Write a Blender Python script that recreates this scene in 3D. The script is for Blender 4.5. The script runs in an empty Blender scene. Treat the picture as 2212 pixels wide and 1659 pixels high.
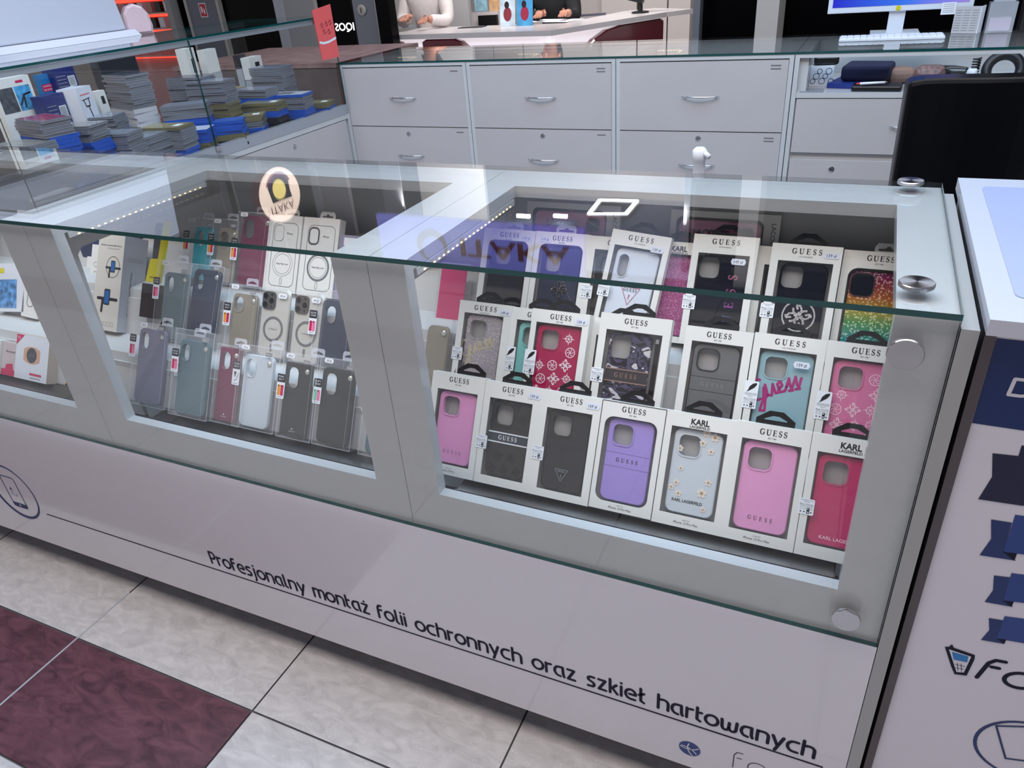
import bpy, bmesh, math, random
from math import sin, cos, pi, radians
from mathutils import Vector, Matrix
from mathutils.geometry import tessellate_polygon
random.seed(7)
C = bpy.context.scene.collection
sc = bpy.context.scene

# ------------------------------------------------------------ camera (solved from the counter's edges)
CAM = Vector((-.13153, -.88784, 1.47550)); FPX = 1585.69
PITCH, YAW, ROLL = 1.04471978, .464403768, -.0832167793
RM = Matrix.Rotation(YAW, 3, 'Z') @ Matrix.Rotation(PITCH, 3, 'X') @ Matrix.Rotation(ROLL, 3, 'Z')
cd = bpy.data.cameras.new('camera'); cam = bpy.data.objects.new('camera', cd); C.objects.link(cam)
cam.matrix_world = Matrix.Translation(CAM) @ RM.to_4x4()
cd.sensor_width = 36; cd.lens = 36 * FPX / 2212; cd.clip_start = .02; cd.clip_end = 60
sc.camera = cam
# ------------------------------------------------------------ world, lights, exposure
w = bpy.data.worlds.new('world'); sc.world = w; w.use_nodes = True
bgn = w.node_tree.nodes['Background']; bgn.inputs[0].default_value = (.80, .76, .78, 1); bgn.inputs[1].default_value = .68
def area(name, loc, sx, sy, power, col=(1, 1, 1), rot=(0, 0, 0)):
    l = bpy.data.lights.new(name, 'AREA'); l.shape = 'RECTANGLE'; l.size = sx; l.size_y = sy; l.energy = power; l.color = col
    o = bpy.data.objects.new(name, l); C.objects.link(o); o.location = loc; o.rotation_euler = rot
    return o
area('ceiling_light', (-.6, .75, 3.5), 4.5, 1.7, 138, (.48, .74, 1))
area('ceiling_light', (-1.0, 3.1, 3.5), 5.0, 1.3, 36, (1, .95, .92))
area('ceiling_light', (-.8, -.55, 3.5), 4.5, 1.2, 120, (1, .90, .83))
area('shop_fill', (-2.6, 4.75, 2.75), 2.6, .6, 130, (1, .96, .93), (radians(72), 0, 0))  # added fill behind the fascia, brightens the agency interior; not a real fitting
sc.view_settings.view_transform = 'Standard'; sc.view_settings.look = 'None'
sc.view_settings.exposure = 0.0; sc.view_settings.gamma = 1.0; sc.view_settings.use_curve_mapping = False
sc.cycles.transparent_max_bounces = 32; sc.cycles.max_bounces = 8; sc.cycles.diffuse_bounces = 3
sc.cycles.sample_clamp_indirect = 4

def ray(px, py):
    return RM @ Vector(((px - 1106) / FPX, -(py - 829.5) / FPX, -1))
def at(px, py, ax, v):                      # pixel -> point on the plane axis=v
    d = ray(px, py); return CAM + d * ((v - CAM[ax]) / d[ax])
def mirrored(px, py, ax, v, z0=1.09):       # what the top glass reflects at that pixel, on plane axis=v
    h = at(px, py, 2, z0); d = ray(px, py); d.z *= -1
    return h + d * ((v - h[ax]) / d[ax])

# ------------------------------------------------------------ materials
MC = {}
def lin(c): return tuple((x / 12.92 if x <= .04045 else ((x + .055) / 1.055) ** 2.4) for x in c)
def S(r, g, b): return lin((r / 255, g / 255, b / 255))
def mat(name, col, rough=.5, metal=0, spec=.5, emit=0, noise=0, nscale=40, coat=0, bump=0, ecol=None):
    if name in MC: return MC[name]
    m = bpy.data.materials.new(name); m.use_nodes = True; nt = m.node_tree; b = nt.nodes['Principled BSDF']
    b.inputs['Base Color'].default_value = (*col, 1); b.inputs['Roughness'].default_value = rough
    b.inputs['Metallic'].default_value = metal; b.inputs['Specular IOR Level'].default_value = spec
    b.inputs['Coat Weight'].default_value = coat; b.inputs['Coat Roughness'].default_value = .05
    if emit: b.inputs['Emission Color'].default_value = (*(ecol or col), 1); b.inputs['Emission Strength'].default_value = emit
    if noise or bump:
        tc = nt.nodes.new('ShaderNodeTexCoord'); n = nt.nodes.new('ShaderNodeTexNoise'); n.inputs['Scale'].default_value = nscale; n.inputs['Detail'].default_value = 4
        nt.links.new(tc.outputs['Object'], n.inputs['Vector'])
        if noise:
            r = nt.nodes.new('ShaderNodeValToRGB')
            r.color_ramp.elements[0].position = .3; r.color_ramp.elements[1].position = .7
            r.color_ramp.elements[0].color = (*[max(0, c * (1 - noise)) for c in col], 1); r.color_ramp.elements[1].color = (*[min(1, c * (1 + noise)) for c in col], 1)
            nt.links.new(n.outputs[0], r.inputs[0]); nt.links.new(r.outputs[0], b.inputs['Base Color'])
        if bump:
            bp = nt.nodes.new('ShaderNodeBump'); bp.inputs['Strength'].default_value = bump; bp.inputs['Distance'].default_value = .001
            nt.links.new(n.outputs[0], bp.inputs['Height']); nt.links.new(bp.outputs[0], b.inputs['Normal'])
    MC[name] = m; return m
def glassmat(name, tint=(1, 1, 1), rough=.0, f0=.045, haze=0, hazecol=(.9, .92, .95), emitless=True):
    if name in MC: return MC[name]
    m = bpy.data.materials.new(name); m.use_nodes = True; nt = m.node_tree; N = nt.nodes; L = nt.links
    N.clear(); out = N.new('ShaderNodeOutputMaterial'); tr = N.new('ShaderNodeBsdfTransparent'); gl = N.new('ShaderNodeBsdfGlossy')
    tr.inputs[0].default_value = (*tint, 1); gl.inputs['Roughness'].default_value = rough; gl.inputs[0].default_value = (1, 1, 1, 1)
    lw = N.new('ShaderNodeLayerWeight'); lw.inputs['Blend'].default_value = .5
    p = N.new('ShaderNodeMath'); p.operation = 'POWER'; p.inputs[1].default_value = 5
    ma = N.new('ShaderNodeMath'); ma.operation = 'MULTIPLY_ADD'; ma.inputs[1].default_value = 1 - f0; ma.inputs[2].default_value = f0
    mx = N.new('ShaderNodeMixShader')
    L.new(lw.outputs['Facing'], p.inputs[0]); L.new(p.outputs[0], ma.inputs[0]); L.new(ma.outputs[0], mx.inputs[0])
    base = tr
    if haze:
        df = N.new('ShaderNodeBsdfDiffuse'); df.inputs[0].default_value = (*hazecol, 1); mh = N.new('ShaderNodeMixShader'); mh.inputs[0].default_value = haze
        L.new(tr.outputs[0], mh.inputs[1]); L.new(df.outputs[0], mh.inputs[2]); base = mh
    L.new(base.outputs[0], mx.inputs[1]); L.new(gl.outputs[0], mx.inputs[2]); L.new(mx.outputs[0], out.inputs[0])
    MC[name] = m; return m

WHITE = mat('white_laminate', S(190, 190, 191), .22, coat=.25, noise=.02, nscale=8)
WHITE2 = mat('white_laminate_inner', S(190, 190, 190), .5)
GREYF = mat('drawer_front_white', S(182, 176, 176), .3, coat=.15, noise=.02, nscale=5)
PANEL = mat('counter_panel_gloss', S(202, 199, 207), .14, coat=.5, noise=.015, nscale=3)
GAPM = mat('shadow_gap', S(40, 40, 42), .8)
TOE = mat('toe_kick_shade_red', S(52, 28, 30), .6)  # red-brown shade under the counter panel, put into the base colour
STEEL = mat('brushed_steel', S(122, 114, 110), .32, metal=1, noise=.06, nscale=60)
CHROME = mat('chrome', S(205, 205, 208), .16, metal=1)
ALU = mat('aluminium_trim', S(164, 167, 174), .38, metal=.25)
EDGE = mat('green_glass_edge', S(14, 66, 66), .08, spec=.8)
GLASS = glassmat('clear_glass', (.968, .974, .971), f0=.022)
PLAST = glassmat('clear_plastic', (.985, .985, .99), .04, .05, haze=.05)
PLASTH = glassmat('cloudy_plastic', (.96, .97, .99), .12, .07, haze=.28, hazecol=(.86, .88, .95))
FILM = glassmat('window_film', (.99, .99, .99), .02, .045)
CARD = mat('white_carton', S(222, 220, 216), .45)
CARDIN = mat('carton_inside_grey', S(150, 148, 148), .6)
INK = mat('black_ink', S(22, 22, 26), .5)
GREYINK = mat('grey_ink', S(110, 108, 108), .5)
NAVY = mat('navy_ink', S(9, 8, 36), .55, spec=.25)
BLUE = mat('blue_vinyl', S(14, 36, 90), .4)
BLUE2 = mat('mid_blue_vinyl', S(28, 54, 118), .4)
BLUE3 = mat('sky_blue_vinyl', S(30, 110, 170), .4)
DNAVY = mat('deep_navy_vinyl', S(4, 4, 46), .4)
BLACK = mat('black_plastic', S(14, 14, 16), .4)
DARK = mat('dark_void', S(6, 6, 9), .6)
PAPER = mat('white_paper', S(228, 230, 236), .6)
WARM = mat('warm_led', (1, .72, .34), .5, emit=2.6)
LEDW = mat('white_led', (1, 1, 1), .5, emit=9)

# ------------------------------------------------------------ mesh builder
def rrect(x0, y0, x1, y1, r, n=6):
    r = min(r, (x1 - x0) / 2 - 1e-6, (y1 - y0) / 2 - 1e-6)
    if r <= 0: return [(x0, y0), (x1, y0), (x1, y1), (x0, y1)]
    o = []
    for cx, cy, a in ((x1 - r, y0 + r, -90), (x1 - r, y1 - r, 0), (x0 + r, y1 - r, 90), (x0 + r, y0 + r, 180)):
        for i in range(n + 1):
            t = radians(a + 90 * i / n); o.append((cx + r * cos(t), cy + r * sin(t)))
    return o
def circ(cx, cy, rx, ry=None, n=28, a0=0):
    ry = ry or rx
    return [(cx + rx * cos(2 * pi * i / n + a0), cy + ry * sin(2 * pi * i / n + a0)) for i in range(n)]
def arc(cx, cy, rx, ry, a0, a1, n=10):
    return [(cx + rx * cos(radians(a0 + (a1 - a0) * i / n)), cy + ry * sin(radians(a0 + (a1 - a0) * i / n))) for i in range(n + 1)]
TC = {}
def textgeo(s, bold=0, shear=0):
    k = (s, bold, shear)
    if k not in TC:
        cu = bpy.data.curves.new('t', 'FONT'); cu.body = s; cu.size = 1; cu.offset = bold; cu.shear = shear; cu.resolution_u = 3; cu.fill_mode = 'FRONT'
        o = bpy.data.objects.new('t', cu); C.objects.link(o); dg = bpy.context.evaluated_depsgraph_get()
        me = o.evaluated_get(dg).to_mesh(); v = [(q.co.x, q.co.y) for q in me.vertices]; f = [tuple(p.vertices) for p in me.polygons]
        o.evaluated_get(dg).to_mesh_clear(); bpy.data.objects.remove(o); bpy.data.curves.remove(cu)
        xs = [q[0] for q in v] or [0]
        TC[k] = (v, f, min(xs), max(xs))
    return TC[k]
class MB:
    def __init__(s, M=None): s.v = []; s.f = []; s.mi = []; s.mats = []; s.M = M
    def mat(s, m):
        if m not in s.mats: s.mats.append(m)
        return s.mats.index(m)
    def add(s, vs, fs, m, M=None):
        b = len(s.v); k = s.mat(m); T = (s.M @ M if (M and s.M) else (M or s.M))
        s.v += [tuple(T @ Vector(q)) if T else tuple(q) for q in vs]
        for f in fs: s.f.append([b + i for i in f]); s.mi.append(k)
        return s
    def quad(s, a, b, c, d, m): return s.add([a, b, c, d], [(0, 1, 2, 3)], m)
    def box(s, x0, x1, y0, y1, z0, z1, m, M=None):
        v = [(x, y, z) for z in (z0, z1) for y in (y0, y1) for x in (x0, x1)]
        return s.add(v, [(0, 2, 3, 1), (4, 5, 7, 6), (0, 1, 5, 4), (2, 6, 7, 3), (0, 4, 6, 2), (1, 3, 7, 5)], m, M)
    def flat(s, poly, z, m, holes=(), M=None, flip=False):
        loops = [[Vector((x, y, 0)) for x, y in L] for L in (poly, *holes)]
        tr = tessellate_polygon(loops); vs = [(q.x, q.y, z) for L in loops for q in L]
        fs = []
        for t in tr:
            a, b, c = [Vector(vs[i]) for i in t]; up = (b - a).cross(c - a).z > 0
            fs.append(tuple(t) if up != flip else tuple(reversed(t)))
        return s.add(vs, fs, m, M)
    def wall(s, L, z0, z1, m, inward=False, M=None, L2=None):
        n = len(L); L2 = L2 or L; vs = [(x, y, z0) for x, y in L] + [(x, y, z1) for x, y in L2]
        fs = [(i, (i + 1) % n, n + (i + 1) % n, n + i) for i in range(n)]
        if inward: fs = [tuple(reversed(f)) for f in fs]
        return s.add(vs, fs, m, M)
    def prism(s, poly, z0, z1, m, holes=(), side=None, back=None, M=None, cham=0):
        side = side or m
        a = sum(poly[i][0] * poly[(i + 1) % len(poly)][1] - poly[(i + 1) % len(poly)][0] * poly[i][1] for i in range(len(poly)))
        if a < 0: poly = poly[::-1]
        hs = []
        for h in holes:
            a = sum(h[i][0] * h[(i + 1) % len(h)][1] - h[(i + 1) % len(h)][0] * h[i][1] for i in range(len(h)))
            hs.append(h[::-1] if a < 0 else h)
        top = poly
        if cham:
            cx = (min(p[0] for p in poly) + max(p[0] for p in poly)) / 2; cy = (min(p[1] for p in poly) + max(p[1] for p in poly)) / 2
            hx = max(p[0] for p in poly) - cx; hy = max(p[1] for p in poly) - cy
            top = [(cx + (x - cx) * (1 - cham / hx), cy + (y - cy) * (1 - cham / hy)) for x, y in poly]
            s.wall(poly, z1 - cham, z1, side, M=M, L2=top)
        s.wall(poly, z0, z1 - cham, side, M=M)
        for h in hs: s.wall(h, z0, z1, side, True, M=M)
        s.flat(top, z1, m, hs, M); s.flat(poly, z0, back or side, hs, M, flip=True)
        return s
    def stroke(s, pts, wd, z, m, closed=False, M=None, cap=True, n=8):
        P = [Vector(p) for p in pts]; h = wd / 2; z0_ = z
        segs = list(zip(P, P[1:])) + ([(P[-1], P[0])] if closed else [])
        for k_, (a, b) in enumerate(segs):
            d = b - a; z = z0_ + (k_ % 3) * 2e-5
            if d.length < 1e-9: continue
            p = Vector((-d.y, d.x)).normalized() * h
            s.add([(a.x - p.x, a.y - p.y, z), (b.x - p.x, b.y - p.y, z), (b.x + p.x, b.y + p.y, z), (a.x + p.x, a.y + p.y, z)], [(0, 1, 2, 3)], m, M)
        if cap:
            for k_, q in enumerate(P):
                z = z0_ + 6e-5 + (k_ % 3) * 2e-5
                s.add([(q.x + h * cos(2 * pi * i / n), q.y + h * sin(2 * pi * i / n), z) for i in range(n)], [tuple(range(n))], m, M)
        return s
    def text(s, t, x, y, size, z, m, align='c', rot=0, bold=0, shear=0, width=None, M=None):
        v, f, a, b = textgeo(t, bold, shear)
        sx = size if width is None else width / max(1e-6, b - a)
        off = {'c': -(a + b) / 2, 'l': -a, 'r': -b}[align]; c_, s_ = cos(rot), sin(rot)
        vs = []
        for px, py in v:
            X = (px + off) * sx; Y = py * size; vs.append((x + X * c_ - Y * s_, y + X * s_ + Y * c_, z))
        return s.add(vs, f, m, M)
    def tube(s, pts, r, m, n=10, M=None, caps=True):
        P = [Vector(p) for p in pts]; b = []; rs = r if isinstance(r, (list, tuple)) else [r] * len(P)
        up = Vector((0, 0, 1)); vs = []
        for i, p in enumerate(P):
            d = (P[min(i + 1, len(P) - 1)] - P[max(i - 1, 0)]).normalized()
            u = d.cross(up);
            if u.length < 1e-3: u = d.cross(Vector((1, 0, 0)))
            u.normalize(); w_ = u.cross(d).normalized()
            vs += [tuple(p + (u * cos(2 * pi * k / n) + w_ * sin(2 * pi * k / n)) * rs[i]) for k in range(n)]
        fs = [(i * n + k, i * n + (k + 1) % n, (i + 1) * n + (k + 1) % n, (i + 1) * n + k) for i in range(len(P) - 1) for k in range(n)]
        if caps: fs += [tuple(range(n))[::-1], tuple((len(P) - 1) * n + k for k in range(n))]
        return s.add(vs, fs, m, M)
    def lathe(s, prof, m, n=28, M=None, ax='z'):
        vs = []
        for r, h in prof:
            for k in range(n):
                a = 2 * pi * k / n; p = (r * cos(a), r * sin(a), h)
                vs.append(p if ax == 'z' else (p[0], -p[2], p[1]))
        fs = [(i * n + k, i * n + (k + 1) % n, (i + 1) * n + (k + 1) % n, (i + 1) * n + k) for i in range(len(prof) - 1) for k in range(n)]
        fs += [tuple(range(n))[::-1], tuple((len(prof) - 1) * n + k for k in range(n))]
        return s.add(vs, fs, m, M)
    def build(s, name, parent=None, smooth=False, label=None, cat=None, group=None, kind=None, bevel=0):
        me = bpy.data.meshes.new(name); me.from_pydata(s.v, [], s.f); me.update()
        for m in s.mats: me.materials.append(m)
        for p, k in zip(me.polygons, s.mi): p.material_index = k
        if smooth: me.shade_smooth() if hasattr(me, 'shade_smooth') else None
        o = bpy.data.objects.new(name, me); C.objects.link(o)
        if parent: o.parent = parent
        if bevel:
            b = o.modifiers.new('bevel', 'BEVEL'); b.width = bevel; b.segments = 2; b.limit_method = 'ANGLE'
        if label: o['label'] = label
        if cat: o['category'] = cat
        if group: o['group'] = group
        if kind: o['kind'] = kind
        return o
def thing(name, label, cat, M=None, loc=None, group=None, kind=None):
    o = bpy.data.objects.new(name, None); C.objects.link(o); o.empty_display_size = .05
    if M: o.matrix_world = M
    elif loc: o.location = loc
    o['label'] = label; o['category'] = cat
    if group: o['group'] = group
    if kind: o['kind'] = kind
    return o
def relabel(o, label, group=None):
    o['label'] = label
    if group: o['group'] = group
    return o
def dup(o, parent=None):
    c = o.copy(); C.objects.link(c)
    if parent: c.parent = parent
    for ch in list(o.children):
        dup(ch, c)
    return c

# serif capitals for the carton wordmark (unit cap height)
def serif_word(mb, word, cx, y, h, z, m, gap=.32, bold=1.0):
    W = {'G': .82, 'U': .84, 'E': .70, 'S': .58}
    tot = sum(W[c] for c in word) + gap * (len(word) - 1); x = cx - tot * h / 2
    T = .19 * bold; t = .07 * bold
    for c in word:
        def st(pts, wd): mb.stroke([(x + px * h, y + py * h) for px, py in pts], wd * h, z, m, cap=False)
        if c == 'E':
            st([(.16, 0), (.16, 1)], T); st([(0, .03), (.64, .03)], t); st([(0, .97), (.62, .97)], t); st([(.16, .52), (.48, .52)], t)
            st([(.62, 0), (.64, .24)], t); st([(.6, .78), (.6, 1)], t); st([(.48, .4), (.48, .64)], t)
        elif c == 'U':
            st([(.16, 1), (.16, .32)] + arc(.42, .32, .26, .31, 180, 270, 6), T)
            st(arc(.42, .32, .26, .31, 270, 360, 6) + [(.68, 1)], t * 1.2); st([(0, .97), (.34, .97)], t); st([(.54, .97), (.84, .97)], t)
        elif c == 'G':
            st(arc(.42, .5, .36, .48, 110, 250, 12), T); st(arc(.42, .5, .36, .48, 250, 300, 5), t * 1.5); st(arc(.42, .5, .36, .48, 45, 110, 6), t * 1.4)
            st([(.66, .44), (.66, .06)], T); st([(.48, .45), (.82, .45)], t); st([(.7, .98), (.7, .7)], t)
        elif c == 'S':
            st(arc(.28, .75, .2, .23, 20, 200, 8), t * 1.6); st([(.09, .68), (.16, .57), (.42, .45), (.49, .3)], T)
            st(arc(.28, .25, .21, .24, 10, -170, 8), t * 1.6); st([(.48, .98), (.48, .74)], t); st([(.06, .02), (.06, .3)], t)
        x += (W[c] + gap) * h

# ------------------------------------------------------------ floor: 60x30 stone tiles with burgundy inlays
def tile_mat(name, col, col2, sc_, rough, coat=0):
    m = bpy.data.materials.new(name); m.use_nodes = True; nt = m.node_tree; N = nt.nodes; L = nt.links; b = N['Principled BSDF']
    tc = N.new('ShaderNodeTexCoord'); mp = N.new('ShaderNodeMapping'); mp.inputs['Scale'].default_value = (1, 2.2, 1); mp.inputs['Rotation'].default_value = (0, 0, .5)
    n1 = N.new('ShaderNodeTexNoise'); n1.inputs['Scale'].default_value = sc_; n1.inputs['Detail'].default_value = 8; n1.inputs['Distortion'].default_value = 1.2
    n2 = N.new('ShaderNodeTexNoise'); n2.inputs['Scale'].default_value = 260; n2.inputs['Detail'].default_value = 2
    r = N.new('ShaderNodeValToRGB'); r.color_ramp.elements[0].position = .32; r.color_ramp.elements[1].position = .68
    r.color_ramp.elements[0].color = (*col, 1); r.color_ramp.elements[1].color = (*col2, 1)
    r2 = N.new('ShaderNodeValToRGB'); r2.color_ramp.elements[0].position = .66; r2.color_ramp.elements[1].position = .74
    mx = N.new('ShaderNodeMix'); mx.data_type = 'RGBA'; mx.inputs['B'].default_value = (*[min(1, c * 2.2 + .02) for c in col2], 1)
    mul = N.new('ShaderNodeMath'); mul.operation = 'MULTIPLY'; mul.inputs[1].default_value = .45
    L.new(tc.outputs['Object'], mp.inputs[0]); L.new(mp.outputs[0], n1.inputs['Vector']); L.new(tc.outputs['Object'], n2.inputs['Vector'])
    L.new(n1.outputs[0], r.inputs[0]); L.new(n2.outputs[0], r2.inputs[0]); L.new(r2.outputs[0], mul.inputs[0]); L.new(mul.outputs[0], mx.inputs['Factor'])
    L.new(r.outputs[0], mx.inputs['A']); L.new(mx.outputs['Result'], b.inputs['Base Color']); b.inputs['Roughness'].default_value = rough
    return m
TG = tile_mat('grey_stone_tile', S(158, 155, 156), S(180, 177, 178), 16, .38)
TB = tile_mat('burgundy_stone_tile', S(58, 30, 40), S(94, 56, 66), 14, .38)
GROUT = mat('grout', S(74, 74, 78), .8)
fl = MB()
fl.quad((-13, -4, -.004), (6, -4, -.004), (6, 12, -.004), (-13, 12, -.004), GROUT)
g = .0022
for i in range(-19, 13):
    for j in range(-13, 39):
        x0 = -1.233 + .6 * i; y0 = -.181 + .302 * j; xc = x0 + .3; yc = y0 + .15
        burg = (xc < -1.233 and j == -1 and (i % 9) != -9) or (xc > -.2 and j in (5, 6) and i in (2, 3)) or (j == -5 and i < 2) or (xc < -3.5 and j % 7 == 6)
        m = TB if burg else TG
        fl.quad((x0 + g, y0 + g, 0), (x0 + .6 - g, y0 + g, 0), (x0 + .6 - g, y0 + .302 - g, 0), (x0 + g, y0 + .302 - g, 0), m)
fl.box(-1.8355, -1.8305, -4, -.01, -.003, .0012, ALU)
fl.build('floor', kind='structure')
ce = MB(); ce.quad((-13, -4, 3.62), (-13, 12, 3.62), (6, 12, 3.62), (6, -4, 3.62), mat('ceiling_paint', S(150, 166, 200), .8)); ce.build('ceiling', kind='structure')

# ------------------------------------------------------------ the glass showcase counter in front
ZT = 1.09; D = .545; ZB = .538; T = radians(28.53)
XL = -3.07
P = [(-.0678, 0), (-.890, -.7506), (-1.736, -1.571), (-2.56, -2.40), (XL, XL + .07)]      # posts x ranges
def units():
    spans = [(P[1][1], P[0][0], 'right-hand bay of the showcase counter, white frame around the boxed phone cases'),
             (P[2][1], P[1][0], 'middle bay of the showcase counter, white frame around clear-packed phone cases'),
             (P[3][1], P[2][0], 'left bay of the showcase counter, white frame around gadget boxes'),
             (P[4][1], P[3][0], 'far left end bay of the showcase counter, mostly outside the picture')]
    ends = [(-.8203, 0), (-1.6535, -.8203), (-2.48, -1.6535), (XL, -2.48)]
    for (a, b, lab), (ea, eb) in zip(spans, ends):
        t = thing('showcase_bay', lab, 'showcase', loc=((ea + eb) / 2, .27, ZB), group='bays of the front showcase counter')
        o = -(ea + eb) / 2; M = Matrix.Translation((o, -.27, -ZB))
        f = MB(M); e = .0006
        zt = ZT - .0085; fy = .010
        for p0, p1 in ((ea + e, a), (b, eb - e)):                       # front posts and cross rails
            f.box(p0, p1, fy, fy + .024, ZB, zt, WHITE); f.box(p0, p1, fy + .024, D, zt - .022, zt, WHITE)
        f.box(a, b, .434, D, zt - .022, zt, WHITE)                       # back rail
        f.box(a, b, fy, fy + .021, ZB, .6253, WHITE)                     # sill
        f.build('frame', t)
        q = MB(M)
        pl = [(.0345, ZB + .001), (.075, ZB + .001), (.095, .985), (.11, .998), (D - .016, .998), (D - .016, zt - .0225), (.0345, zt - .0225)]
        for x0, x1 in ((ea + .0006, ea + .006), (eb - .006, eb - .0006)):
            q.prism([(u, v) for u, v in pl], 0, x1 - x0, WHITE2, M=Matrix(((0, 0, 1, x0), (1, 0, 0, 0), (0, 1, 0, 0), (0, 0, 0, 1))))
        q.box(ea + .0006, eb - .0006, D - .014, D - .002, ZB + .001, zt - .0225, WHITE2)
        q.build('side_panel', t)
        s = MB(M)                                                        # stepped display board
        yz = [(.115, .555), (.115, .596), (.163, .7), (.251, .7), (.302, .804), (.389, .804), (.424, .868), (.50, .868), (.50, .845), (.41, .845), (.376, .784), (.288, .784), (.236, .680), (.15, .680), (.127, .555)]
        vs = [(ea + .0065, max(y, .112), z) for y, z in yz] + [(eb - .0065, max(y, .112), z) for y, z in yz]; n = len(yz)
        s.add(vs, [(i, (i + 1) % n, n + (i + 1) % n, n + i) for i in range(n)] + [tuple(range(n))[::-1], tuple(range(n, 2 * n))], WHITE2)
        s.build('stepped_board', t)
        l = MB(M)                                                        # brushed steel lip under the lowest row
        l.box(a + .004, b - .004, .0565, .0585, .570, .604, STEEL); l.box(a + .004, b - .004, .0585, .114, .5935, .5965, STEEL)
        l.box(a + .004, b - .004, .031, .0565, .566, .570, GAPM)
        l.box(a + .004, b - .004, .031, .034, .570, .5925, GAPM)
        l.build('steel_lip', t)
        for sx in (a + .075, b - .075):
            k = MB(M @ Matrix.Translation((sx, .0565, .589))); k.lathe([(.0048, 0), (.0048, .0008), (.003, .0016)], ALU, 12, ax='y')
            k.box(-.003, .003, -.0020, -.0014, -.0007, .0007, INK); k.box(-.0007, .0007, -.0021, -.0014, -.003, .003, INK)
            k.build('screw', t)
        d = MB(M)                                                        # LED tape under the left cross rail of the bay
        y = .06
        d.box(a + .001, a + .003, .04, .42, zt - .034, zt - .0225, WHITE)
        while y < .40: d.box(a + .003, a + .0042, y, y + .005, zt - .0325, zt - .0305, WARM); y += .016
        d.build('led_tape', t)
units()
bs = thing('counter_base', 'glossy pale lilac counter base panel carrying the Polish slogan above the floor', 'counter', loc=(-1.5, .25, 0))
Mb = Matrix.Translation((1.5, -.25, 0))
b = MB(Mb)
b.box(XL, 0, 0, .02, .086, ZB - .0005, PANEL); b.box(XL, 0, .02, D, ZB - .02, ZB - .0005, WHITE2)
b.build('front_panel', bs)
b = MB(Mb); b.box(0.0012, .020, 0, D, .086, ZT - .018, mat('end_panel_grey', S(150, 150, 150), .35)); b.box(XL - .02, XL - .0012, 0, D, .086, ZT - .01, WHITE); b.box(XL, 0, D - .016, D, .086, ZB - .02, WHITE2); b.build('end_panel', bs)
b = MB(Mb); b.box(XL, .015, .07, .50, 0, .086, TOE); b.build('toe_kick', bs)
# slogan in a rounded, stencil-like stroke font
def A_(*a): return arc(*a)
GL = {
 'o': (1.0, [A_(.5, .5, .5, .5, 0, 360, 22)]),
 'n': (.92, [[(.06, 0), (.06, 1)], [(.06, .9), (.2, .98), (.45, 1)] + A_(.52, .66, .36, .34, 80, 0, 6) + [(.88, 0)]]),
 'm': (1.4, [[(.06, 0), (.06, 1)], [(.06, .92), (.35, 1)] + A_(.42, .68, .29, .32, 80, 0, 5) + [(.71, .05)], [(.71, .9), (1.0, 1)] + A_(1.07, .68, .29, .32, 80, 0, 5) + [(1.36, 0)]]),
 'r': (.58, [[(.06, 0), (.06, 1)], [(.24, .93), (.52, .97)]]),
 'P': (.8, [[(.06, 0), (.06, 1.38), (.4, 1.38)] + A_(.42, .99, .36, .39, 80, -80, 8) + [(.26, .6)]]),
 'f': (.56, [[(.06, 0), (.06, 1.1), (.2, 1.38), (.5, 1.42)], [(.22, .9), (.46, .93)]]),
 'e': (.96, [[(.38, .5), (.9, .5)] + A_(.48, .5, .44, .5, 10, 180, 10) + A_(.48, .5, .44, .5, 180, 270, 7) + [(.86, 0)]]),
 's': (.72, [[(.62, 1), (.25, 1), (.08, .86), (.1, .66), (.3, .55), (.55, .42), (.64, .22), (.5, .02), (.06, 0)]]),
 'j': (.34, [[(.2, 1), (.2, -.25), (.08, -.42)], [(.2, 1.34), (.22, 1.36)]]),
 'a': (.96, [[(.56, 0)] + A_(.48, .5, .44, .5, 250, 110, 10) + [(.8, 1), (.84, .2), (.92, 0)]]),
 'l': (.36, [[(.06, 1.42), (.08, .12), (.3, 0)]]), 'L': (.36, [[(.06, 1.42), (.08, .12), (.3, 0)]]),
 'y': (.88, [[(.04, 1), (.42, .12)], [(.84, 1), (.3, -.4)]]),
 't': (.5, [[(.06, 1.35), (.08, .15), (.34, 0)], [(.2, .86), (.42, .9)]]),
 'z': (.78, [[(.06, 1), (.66, 1), (.08, 0), (.72, 0)]]),
 'ż': (.78, [[(.06, 1), (.66, 1), (.08, 0), (.72, 0)], [(.36, 1.32), (.37, 1.33)]]),
 'i': (.16, [[(.06, 0), (.06, 1)], [(.06, 1.34), (.07, 1.35)]]),
 'c': (.86, [[(.8, 0), (.5, 0)] + A_(.5, .5, .46, .5, 270, 90, 10)[1:] + [(.8, 1)]]),
 'h': (.92, [[(.06, 0), (.06, 1.42)], [(.06, .9), (.4, 1)] + A_(.52, .66, .36, .34, 80, 0, 6) + [(.88, 0)]]),
 'k': (.74, [[(.06, 0), (.06, 1.42)], [(.2, .5), (.62, .95)], [(.36, .42), (.7, 0)]]),
 'ł': (.5, [[(.14, 1.42), (.16, .12), (.42, 0)], [(0, .7), (.42, .95)]]),
 'w': (1.3, [[(.05, 1), (.1, .25)] + A_(.36, .28, .26, .28, 180, 360, 8) + [(.64, .8)], [(.64, .28)] + A_(.92, .28, .27, .28, 180, 360, 8) + [(1.22, 1)]]),
 'x': (.8, [[(.06, 1), (.72, 0)], [(.7, 1), (.06, 0)]]), ' ': (.6, [])}
def word_width(s, gap): return sum(GL[c][0] + gap for c in s) - gap
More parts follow.
